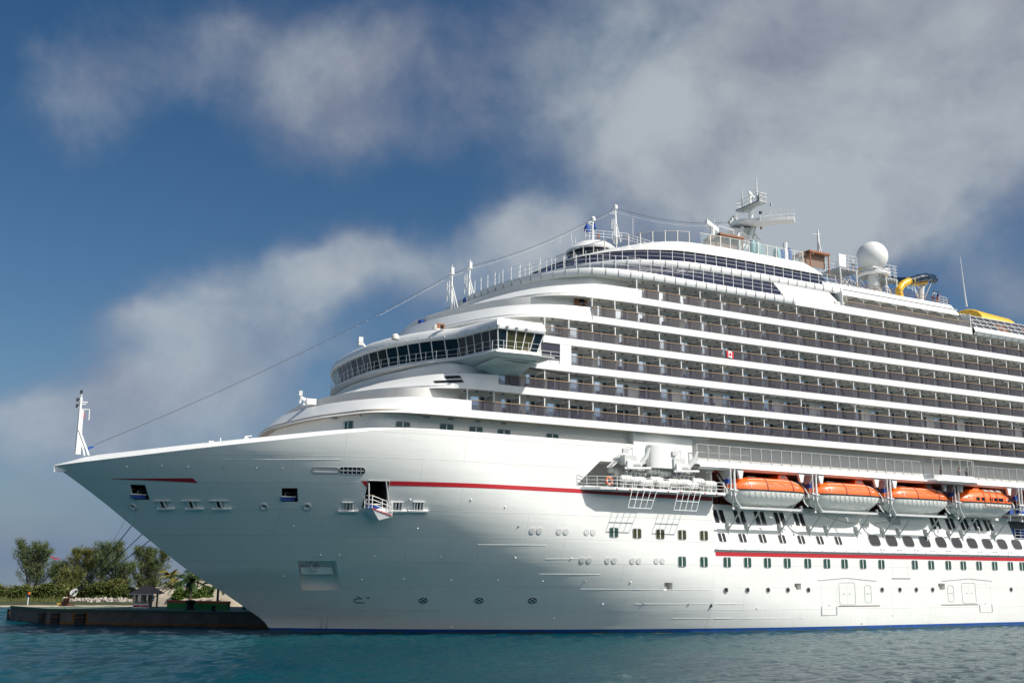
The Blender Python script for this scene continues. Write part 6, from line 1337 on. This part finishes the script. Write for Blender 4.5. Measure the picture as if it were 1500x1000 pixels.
mb = MB(); e = .55; A4 = [(-w/2-e, -e, 2.35), (w/2+e, -e, 2.35), (w/2+e, dp+e, 2.35), (-w/2-e, dp+e, 2.35)]; R2_ = [(-.7, dp/2, 3.75), (.7, dp/2, 3.75)]; mb.add(A4+R2_, [(0, 1, 5, 4), (1, 2, 5), (2, 3, 4, 5), (3, 0, 4), (3, 2, 1, 0)], RF); mb.build('roof', g)
mb = MB(); mb.box((-w/2-e, -e-.03, 2.22), (w/2+e, -e+.05, 2.36), 'lgrey'); mb.build('fascia', g)
for x, lb in ((-w/2+.6, 'red and white barrier block at the left foot of the pavilion'), (w/2-1.0, 'red and white barrier block at the right foot of the pavilion')):
    p = a+gx/2+Vector((math.cos(ang)*x, math.sin(ang)*x-.8, 0)); mb = MB(); mb.prism([(-.5, 0, 0), (.5, 0, 0), (.42, 0, .5), (-.42, 0, .5)], 'cloth', (0, .4, 0)); mb.box((-.42, -.02, .15), (.42, .42, .33), 'rred'); o = mb.build('barrier'); o.location = p; tag(o, lb, 'barrier')
# ------------------------------------------------------------------ the shore
SAND = mat('sand', (.42, .36, .27), .95, var=.2, vscale=.5, bump=.6, bscale=3); SCRUB = mat('scrub_ground', (.04, .05, .016), .95, var=.4, vscale=.4, bump=.8, bscale=2)
def ground():
    mb = MB(); xs = np.concatenate([np.linspace(-300, -60, 14), np.linspace(-56, 6, 64), np.linspace(10, 300, 30)]); ys = np.concatenate([np.linspace(0, 18, 16), np.linspace(22, 60, 10)])
    rows = []
    for x in xs:
        y0 = float(np.interp(x, [-300, -60, -44, -34, -24, -19, -12, 0, 300], [190, 112, 99.5, 97, 94, 86, 80, 79, 96]))+1.2*noise.noise(Vector((x*.3, 0, 1))); r = []
        for d in ys:
            z = -.6+min(d, 3)*.33+min(max(d-3, 0), 30)*.02-max(d-34, 0)*.06; 
            if x > -22: z = -.6+min(d, 4)*.55+min(max(d-4, 0), 20)*.06-max(d-30, 0)*.1
            z += .12*noise.noise(Vector((x*.4, d*.4, 2))); r.append((x, y0+d, z))
        rows.append(r)
    mb.grid(rows, SCRUB); o = mb.build('ground'); 
    o.data.materials.append(SAND)
    for f in o.data.polygons:
        c = f.center
        if c.x > -23 and c.y < 110 or c.z < .1: f.material_index = 1
    tag(o, kind='structure')
ground()
def fol(name, col, var=.5): 
    m = mat(name, col, .65, var=var, vscale=.9, spec=.25); return m
FC = fol('casuarina_needles', (.095, .125, .045)); FC2 = fol('casuarina_needles_olive', (.135, .145, .042)); FM = fol('mangrove_leaves', (.070, .095, .020)); FS = fol('shrub_leaves', (.095, .155, .025)); FP = fol('palm_fronds', (.030, .060, .014)); FPY = fol('palm_fronds_yellow', (.16, .14, .035)); BARK = mat('bark', (.13, .10, .075), .9, var=.4, vscale=4)
def on_shore(u, v, d): 
    """the point on the sight line through (u, v) that lies d metres beyond the camera plane"""
    r = ray(u, v); return CAM+r*(d/r.dot(Vector((FW.x, FW.y, 0)).normalized()))
def casuarina(u, vtop, vbase, width, seed, label, d=205, lean=.0, leafs=FC, dens=1.):
    R = random.Random(seed); base = on_shore(u, 886, d); base.z = .5; top = on_shore(u+lean*width, vtop, d); H = top.z-base.z; root = empty('casuarina_tree', base, label, 'tree', 'casuarina trees on the shore')
    Wd = width*(d/F)/1.; tr = MB(); cr = MB(); tips = []
    nst = R.choice((2, 3)); lat = RT
    for s in range(nst):
        off = (s-(nst-1)/2)*.30*Wd; P = [Vector((0, 0, -.5))+lat*off*.3]
        for i in range(1, 8): t = i/7; P.append(Vector((0, R.uniform(-.3, .3), H*.93*t))+lat*(off*(.3+t*1.1)+lean*Wd*t*t*.6+R.uniform(-.12, .12)*t*2))
        tr.tube(P, [.20*(1-.85*i/7) for i in range(8)], BARK, 6)
        for i in range(int(32*dens)):
            t = R.uniform(.16, .98); k = t*7; j = min(int(k), 6); p = P[j].lerp(P[j+1], k-j); ang = R.uniform(0, 2*math.pi); L_ = Wd*.66*(1.08-t)**.6*R.uniform(.55, 1.15)*(1 if t > .3 else .7)
            dr = Vector((math.cos(ang), math.sin(ang), 0))*1.0+Vector((0, 0, R.uniform(.5, 1.3)*(.6+t))); dr.normalize(); q1 = p+dr*L_*.5; q2 = q1+(dr+Vector((0, 0, .25))).normalized()*L_*.55
            tr.tube([p, q1, q2], [.05, .035, .012], BARK, 4); tips += [(p.lerp(q1, .5), .5), (q1, .8), (q1.lerp(q2, .5), .9), (q2, 1.), (q2+dr*.25, .6)]
    for p, wgt in tips:
        for _ in range(int(30*wgt*dens)):
            c = p+Vector((R.gauss(0, .28), R.gauss(0, .28), R.gauss(0, .28))); dr = Vector((R.gauss(0, .5), R.gauss(0, .5), R.uniform(.1, 1.2))).normalized(); s = R.uniform(.45, 1.05); sd = dr.orthogonal().normalized()*R.uniform(.025, .06)
            sd = Matrix.Rotation(R.uniform(0, 6.28), 3, dr) @ sd
            o = len(cr.v); cr.v += [tuple(c-sd), tuple(c+sd), tuple(c+dr*s+Vector((0, 0, -.06)))]; cr.f.append((o, o+1, o+2)); cr.m.append(0); cr.sm.append(False)
    cr.mats = [leafs]; tr.build('trunk', root); cr.build('crown', root, recalc=False); return root
casuarina(43, 797, 886, 62, 1, 'tall feathery casuarina tree standing furthest left, its crown leaning left', lean=-.12, dens=1.0)
casuarina(82, 826, 886, 34, 2, 'short thin casuarina tree between the leftmost tree and the next tall one', dens=.7)
casuarina(118, 806, 886, 44, 3, 'tall olive-green casuarina tree with pointed plumes, third from the left', leafs=FC2, lean=-.05, dens=.95)
casuarina(152, 798, 886, 60, 4, 'tallest dark casuarina tree behind the mooring lines, fourth from the left', lean=.05, dens=1.05)
casuarina(178, 826, 886, 30, 14, 'small bent casuarina at the right edge of the dense tree group', lean=.2, dens=.6)
casuarina(212, 803, 886, 44, 5, 'separate slanting casuarina tree behind the brown pavilion roof', lean=.16, dens=.9, d=200)
casuarina(100, 838, 886, 40, 6, 'low olive casuarina tree in front of the dense tree group', leafs=FC2, dens=.8, d=202)
def bush(u0, u1, vtop, seed, label, d=198, leaf=FM, group='mangrove bushes along the shore', name='mangrove_bush', n=3600, v0=886, z0=.2):
    R = random.Random(seed); uc = (u0+u1)/2; base = on_shore(uc, v0, d); base.z = z0; sc = d/F; W_ = (u1-u0)*sc; Hh = on_shore(uc, vtop, d).z-z0; root = empty(name, base, label, 'bush' if 'bush' in name or 'shrub' in name else 'tree', group)
    cr = MB(); cr.mats = [leaf]; tr = MB(); blobs = [(R.uniform(-.46, .46)*W_, R.uniform(-.3, .3)*min(W_, 6), R.uniform(.12, .85)*Hh, R.uniform(.20, .42)*Hh+.25) for _ in range(max(7, int(W_*1.8)))]
    for bx, by, bz, br_ in blobs: tr.tube([lat_(bx*.6)+Vector((0, by*.5, 0)), lat_(bx)+Vector((0, by, bz))], [.09, .03], BARK, 4)
    for i in range(n):
        bx, by, bz, br_ = R.choice(blobs); v = Vector((R.gauss(0, 1), R.gauss(0, 1), R.gauss(0, 1))).normalized()*br_*R.uniform(.6, 1.08); c = lat_(bx)+Vector((0, by, bz))+v*Vector((1.25, 1.2, 1)).length/1.9
        if c.z < .05: c.z = R.uniform(.05, .5)
        a = Vector((R.gauss(0, 1), R.gauss(0, 1), R.gauss(0, .6))).normalized()*R.uniform(.10, .24); b = a.cross(Vector((R.gauss(0, 1), R.gauss(0, 1), R.gauss(0, 1)))).normalized()*R.uniform(.09, .19)
        o = len(cr.v); cr.v += [tuple(c-a), tuple(c+b), tuple(c+a), tuple(c-b)]; cr.f.append((o, o+1, o+2, o+3)); cr.m.append(0); cr.sm.append(False)
    tr.build('stem', root); cr.build('foliage', root, recalc=False); return root
def lat_(x): return RT*x
bush(-30, 14, 860, 21, 'bright green mangrove bush at the far left edge, beyond the pier end', d=197, n=4200)
bush(10, 40, 864, 22, 'green mangrove bush under the leftmost casuarina tree', d=193)
bush(34, 66, 856, 23, 'dark mangrove bush right of the marker lamp', d=195, leaf=FC2)
bush(58, 92, 858, 24, 'mangrove bush directly left of the rusty mooring hook', d=193)
bush(86, 122, 857, 25, 'mangrove bush directly behind the rusty mooring hook', d=194, leaf=FC2)
bush(116, 148, 856, 26, 'mangrove bush behind the left part of the pale rocks', d=193)
bush(142, 172, 853, 27, 'mangrove bush behind the right part of the pale rocks', d=194, leaf=FC2)
bush(164, 196, 856, 28, 'bright green mangrove bush just left of the pavilion', d=192, n=4000)
bush(168, 262, 850, 29, 'dark wide bush mass behind the pavilion roof', d=212, leaf=FC2, n=3800)
bush(226, 262, 862, 30, 'mid-green bush just right of the pavilion', d=196)
bush(256, 284, 864, 31, 'bright leafy shrub left of the near palm trunk', d=176, leaf=FS, name='shrub', group='leafy shrubs behind the planter', v0=888, z0=1.0)
bush(280, 306, 863, 32, 'bright leafy shrub right of the near palm trunk', d=176, leaf=FS, name='shrub', group='leafy shrubs behind the planter', v0=888, z0=1.0)
bush(300, 345, 866, 33, 'green shrub above the sandy bank beside the pale building', d=196, leaf=FM, name='shrub', n=1800)
bush(-90, -20, 858, 34, 'mangrove bush beyond the left edge of the picture', d=206, n=3000)
bush(-140, 60, 857, 35, 'long low dark green thicket filling the shore behind the leftmost trees', d=222, leaf=FC2, n=7000)
bush(50, 210, 855, 36, 'long low olive thicket filling the shore behind the middle trees', d=222, leaf=FC2, n=7000)
bush(200, 360, 852, 37, 'olive thicket behind the palms and the pale building', d=226, leaf=FC2, n=6000)
def palm(u, vc, vb, seed, label, d=172, sz=2.6, leaf=FP, zb=1.2):
    R = random.Random(seed); base = on_shore(u, vb, d); base.z = zb; top = on_shore(u, vc, d); root = empty('palm_tree', base, label, 'palm tree', 'palm trees near the pier'); h = top.z-base.z; tr = MB(); bend = R.uniform(-.4, .4)
    P = [Vector((bend*(t**2), 0, h*t)) for t in np.linspace(0, 1, 9)]; tr.tube(P, [.20-.07*t for t in np.linspace(0, 1, 9)], BARK, 8); tr.build('trunk', root)
    for i in range(24):
        fr = MB(); fr.mats = [leaf]; a = 2*math.pi*i/24+R.uniform(-.15, .15); el = R.uniform(-.15, 1.15); L_ = sz*R.uniform(.8, 1.1); dr = Vector((math.cos(a)*math.cos(el), math.sin(a)*math.cos(el), math.sin(el))); p = P[-1].copy(); pts = [p.copy()]; vel = dr.copy()
        for k in range(9): p = p+vel*L_/9; vel = (vel-Vector((0, 0, .17))).normalized(); pts.append(p.copy())
        for k in range(1, 10):
            for sub in (0, .5):
                q = pts[k-1].lerp(pts[k], sub); t_ = (pts[k]-pts[k-1]).normalized(); sd = t_.cross(Vector((0, 0, 1))).normalized(); ll = L_*.26*(1-abs(k/9-.45)*1.1)
                for s in (-1, 1):
                    e = q+sd*s*ll*.8+Vector((0, 0, -ll*.45))+t_*ll*.35; w_ = t_*.11; o = len(fr.v); fr.v += [tuple(q-w_), tuple(q+w_), tuple(e)]; fr.f.append((o, o+1, o+2)); fr.m.append(0); fr.sm.append(False)
        fr.tube(pts, .02, leaf, 3); fr.build('frond', root, recalc=False)
    return root
palm(278, 851, 888, 41, 'near palm tree with drooping green fronds behind the planter', sz=3.9, d=166)
palm(318, 856, 888, 42, 'dark palm tree half hidden by the ship stem', sz=3.2, d=170)
palm(250, 845, 886, 43, 'yellowish palm tree further back between the pavilion and the near palm', d=190, sz=2.6, leaf=FPY)
palm(288, 842, 884, 44, 'distant palm crown showing above and behind the near palm', d=200, sz=1.8, leaf=FC2)
# rocks
mb = MB(); R = random.Random(8); RK = mat('shore_rock', (.40, .36, .31), .9, var=.35, vscale=2)
for i in range(330):
    u = R.uniform(92, 192) if i < 250 else R.uniform(15, 92); p = on_shore(u, 886, R.uniform(184, 190)); p.z = R.uniform(.1, .9) if i < 250 else R.uniform(0, .35); s = R.uniform(.15, .5) if i < 250 else R.uniform(.1, .28); vs = []
    for t in range(14): v = Vector((R.gauss(0, 1), R.gauss(0, 1), R.gauss(0, 1))).normalized()*s*R.uniform(.8, 1.1); vs.append(v)
    bm = bmesh.new(); [bm.verts.new(v) for v in vs]; g_ = bmesh.ops.convex_hull(bm, input=bm.verts); bm.verts.index_update(); mb.add([v.co+p for v in bm.verts], [tuple(v.index for v in f.verts) for f in bm.faces], RK); bm.free()
o = mb.build('shore_rocks'); tag(o, kind='stuff')
mb = MB(); R = random.Random(18); mb.mats = [FC2, FM]
for i in range(9000):
    u = R.uniform(-60, 92) if i < 6500 else R.uniform(92, 200); p = on_shore(u, 886, R.uniform(181, 193) if u < 92 else R.uniform(190, 193)); p.z = .15; hgt_ = R.uniform(.25, .9)*(1 if R.random() < .9 else 1.7); a = R.uniform(0, 6.28); w = Vector((math.cos(a), math.sin(a), 0))*R.uniform(.05, .12)
    o_ = len(mb.v); mb.v += [tuple(p-w), tuple(p+w), tuple(p+Vector((R.uniform(-.3, .3), R.uniform(-.3, .3), hgt_)))]; mb.f.append((o_, o_+1, o_+2)); mb.m.append(R.choice((0, 0, 1))); mb.sm.append(False)
o = mb.build('beach_grass', recalc=False); tag(o, kind='stuff')
# pale building and low wall
HW = mat('pale_render', (.48, .44, .36), .8, var=.15); BLUEG = mat('blue_shutter', (.07, .15, .30), .3)
p = on_shore(312, 871, 215); r = empty('beach_house', (p.x, p.y, 1.5), 'pale beach house with tall blue windows half hidden behind the palms', 'house'); z0 = 0
mb = MB(); mb.box((-4, 0, -1), (16, 6, 6.0), HW); mb.build('wall', r)
for x in (-.2, .75): mb = MB(); mb.box((x, -.05, 2.2), (x+.8, .02, 4.6), BLUEG); w_ = mb.build('window', r); mb = MB(); mb.box((x-.08, -.08, 2.1), (x+.88, -.04, 2.2), 'white'); mb.build('sill', w_)
mb = MB(); mb.add([(-4.6, -.6, 6), (16.6, -.6, 6), (16.6, 6.6, 6), (-4.6, 6.6, 6), (-2, 3, 7.2), (14, 3, 7.2)], [(0, 1, 5, 4), (1, 2, 5), (2, 3, 4, 5), (3, 0, 4), (3, 2, 1, 0)], RF); mb.build('roof', r)
p = on_shore(257, 886, 180); mb = MB(); mb.box((-.9, 0, 0), (.9, .3, 2.0), HW); o = mb.build('low_wall'); o.location = (p.x, p.y, .6); tag(o, 'short pale wall between the pavilion and the leafy shrubs', 'wall')
mb = MB(); p = on_shore(325, 886, 186); rows = [[(p.x+x, p.y+y, .6+.9*math.exp(-((y-3)/2.5)**2)*(1+.2*math.sin(x))+.15*y*.3) for y in np.linspace(-2, 9, 12)] for x in np.linspace(-6, 20, 24)]; mb.grid(rows, SAND); o = mb.build('sand_bank'); tag(o, kind='structure')
# red kite over the trees
k0 = on_shore(81, 817, 160); mb = MB(); pts = [(-.75, .22), (-.55, .30), (-.3, .1), (.1, .02), (.55, .0), (.9, -.05), (.4, -.14), (-.1, -.16), (-.42, -.05), (-.58, .16)]
mb.prism([lat_(x)+Vector((0, 0, z)) for x, z in pts], 'rred', (0, .06, 0)); o = mb.build('kite'); o.location = k0; tag(o, 'small curved red kite flying in front of the casuarina treetops', 'kite')
# ------------------------------------------------------------------ sea
def sea():
    m = bpy.data.materials.new('sea_water'); m.use_nodes = True; nt = m.node_tree; N = nt.nodes; L = nt.links
    b = N['Principled BSDF']; b.inputs['Roughness'].default_value = .09; b.inputs['IOR'].default_value = 1.33; b.inputs['Specular IOR Level'].default_value = .11
    tc = N.new('ShaderNodeTexCoord')
    n = N.new('ShaderNodeTexNoise'); n.inputs['Scale'].default_value = .035; n.inputs['Detail'].default_value = 3; L.new(tc.outputs['Object'], n.inputs['Vector'])
    cr = N.new('ShaderNodeValToRGB'); L.new(n.outputs[0], cr.inputs[0]); cr.color_ramp.elements[0].position = .35; cr.color_ramp.elements[0].color = (.000, .040, .066, 1)
    cr.color_ramp.elements[1].position = .65; cr.color_ramp.elements[1].color = (.001, .064, .080, 1); L.new(cr.outputs[0], b.inputs['Base Color'])
    prev = None
    for sc, dist, stg, st in ((1.6, .22, 1, (1, 1.5, 1)), (4.5, .11, 1, (1, 1.2, 1)), (13, .045, 1, (1, 1, 1))):
        mp = N.new('ShaderNodeMapping'); mp.inputs['Scale'].default_value = st; mp.inputs['Rotation'].default_value = (0, 0, .5); L.new(tc.outputs['Object'], mp.inputs[0])
        w = N.new('ShaderNodeTexNoise'); w.inputs['Scale'].default_value = sc; w.inputs['Detail'].default_value = 4; w.inputs['Roughness'].default_value = .6; L.new(mp.outputs[0], w.inputs['Vector'])
        bp = N.new('ShaderNodeBump'); bp.inputs['Strength'].default_value = stg; bp.inputs['Distance'].default_value = dist; L.new(w.outputs[0], bp.inputs['Height'])
        if prev: L.new(prev.outputs[0], bp.inputs['Normal'])
        prev = bp
    L.new(prev.outputs[0], b.inputs['Normal'])
    x0, x1, y0, y1, st = -110., 130., -60., 130., .55; nx, ny = int((x1-x0)/st)+1, int((y1-y0)/st)+1
    X, Y = np.meshgrid(np.linspace(x0, x1, nx), np.linspace(y0, y1, ny), indexing='ij'); Z = np.zeros_like(X); rg = np.random.default_rng(4)
    for i in range(34):
        wl = 1.6*(9/1.6)**rg.random(); a = rg.normal(2.2, .75); k = 2*math.pi/wl; ph = rg.random()*6.28; s = np.sin(k*(X*math.cos(a)+Y*math.sin(a))+ph+.6*np.sin(.07*X+i)+.5*np.sin(.09*Y+2*i)); Z += (1-2*np.abs(s)**.8*.5)*wl*.0050
    fade = np.clip(np.minimum.reduce([X-x0, x1-X, Y-y0, y1-Y])/14, 0, 1); Z = (Z-Z.mean())*fade*1.0
    idx = np.arange(nx*ny).reshape(nx, ny); F_ = np.stack([idx[:-1, :-1], idx[1:, :-1], idx[1:, 1:], idx[:-1, 1:]], -1).reshape(-1, 4)
    V_ = np.stack([X, Y, Z], -1).reshape(-1, 3); R = 7000.; k0 = len(V_)
    outer = np.array([(-900, -900, 0), (900, -900, 0), (900, 240, 0), (-900, 240, 0)]); V_ = np.vstack([V_, outer])
    c = [int(idx[0, 0]), int(idx[-1, 0]), int(idx[-1, -1]), int(idx[0, -1])]
    F2 = F_.tolist()+[[k0, k0+1, c[1], c[0]], [k0+1, k0+2, c[2], c[1]], [k0+2, k0+3, c[3], c[2]], [k0+3, k0, c[0], c[3]]]
    me = bpy.data.meshes.new('water'); me.from_pydata(V_.tolist(), [], F2); me.materials.append(m); me.polygons.foreach_set('use_smooth', [True]*len(F2)); me.update()
    o = bpy.data.objects.new('water', me); COL.objects.link(o); tag(o, kind='structure')
sea()
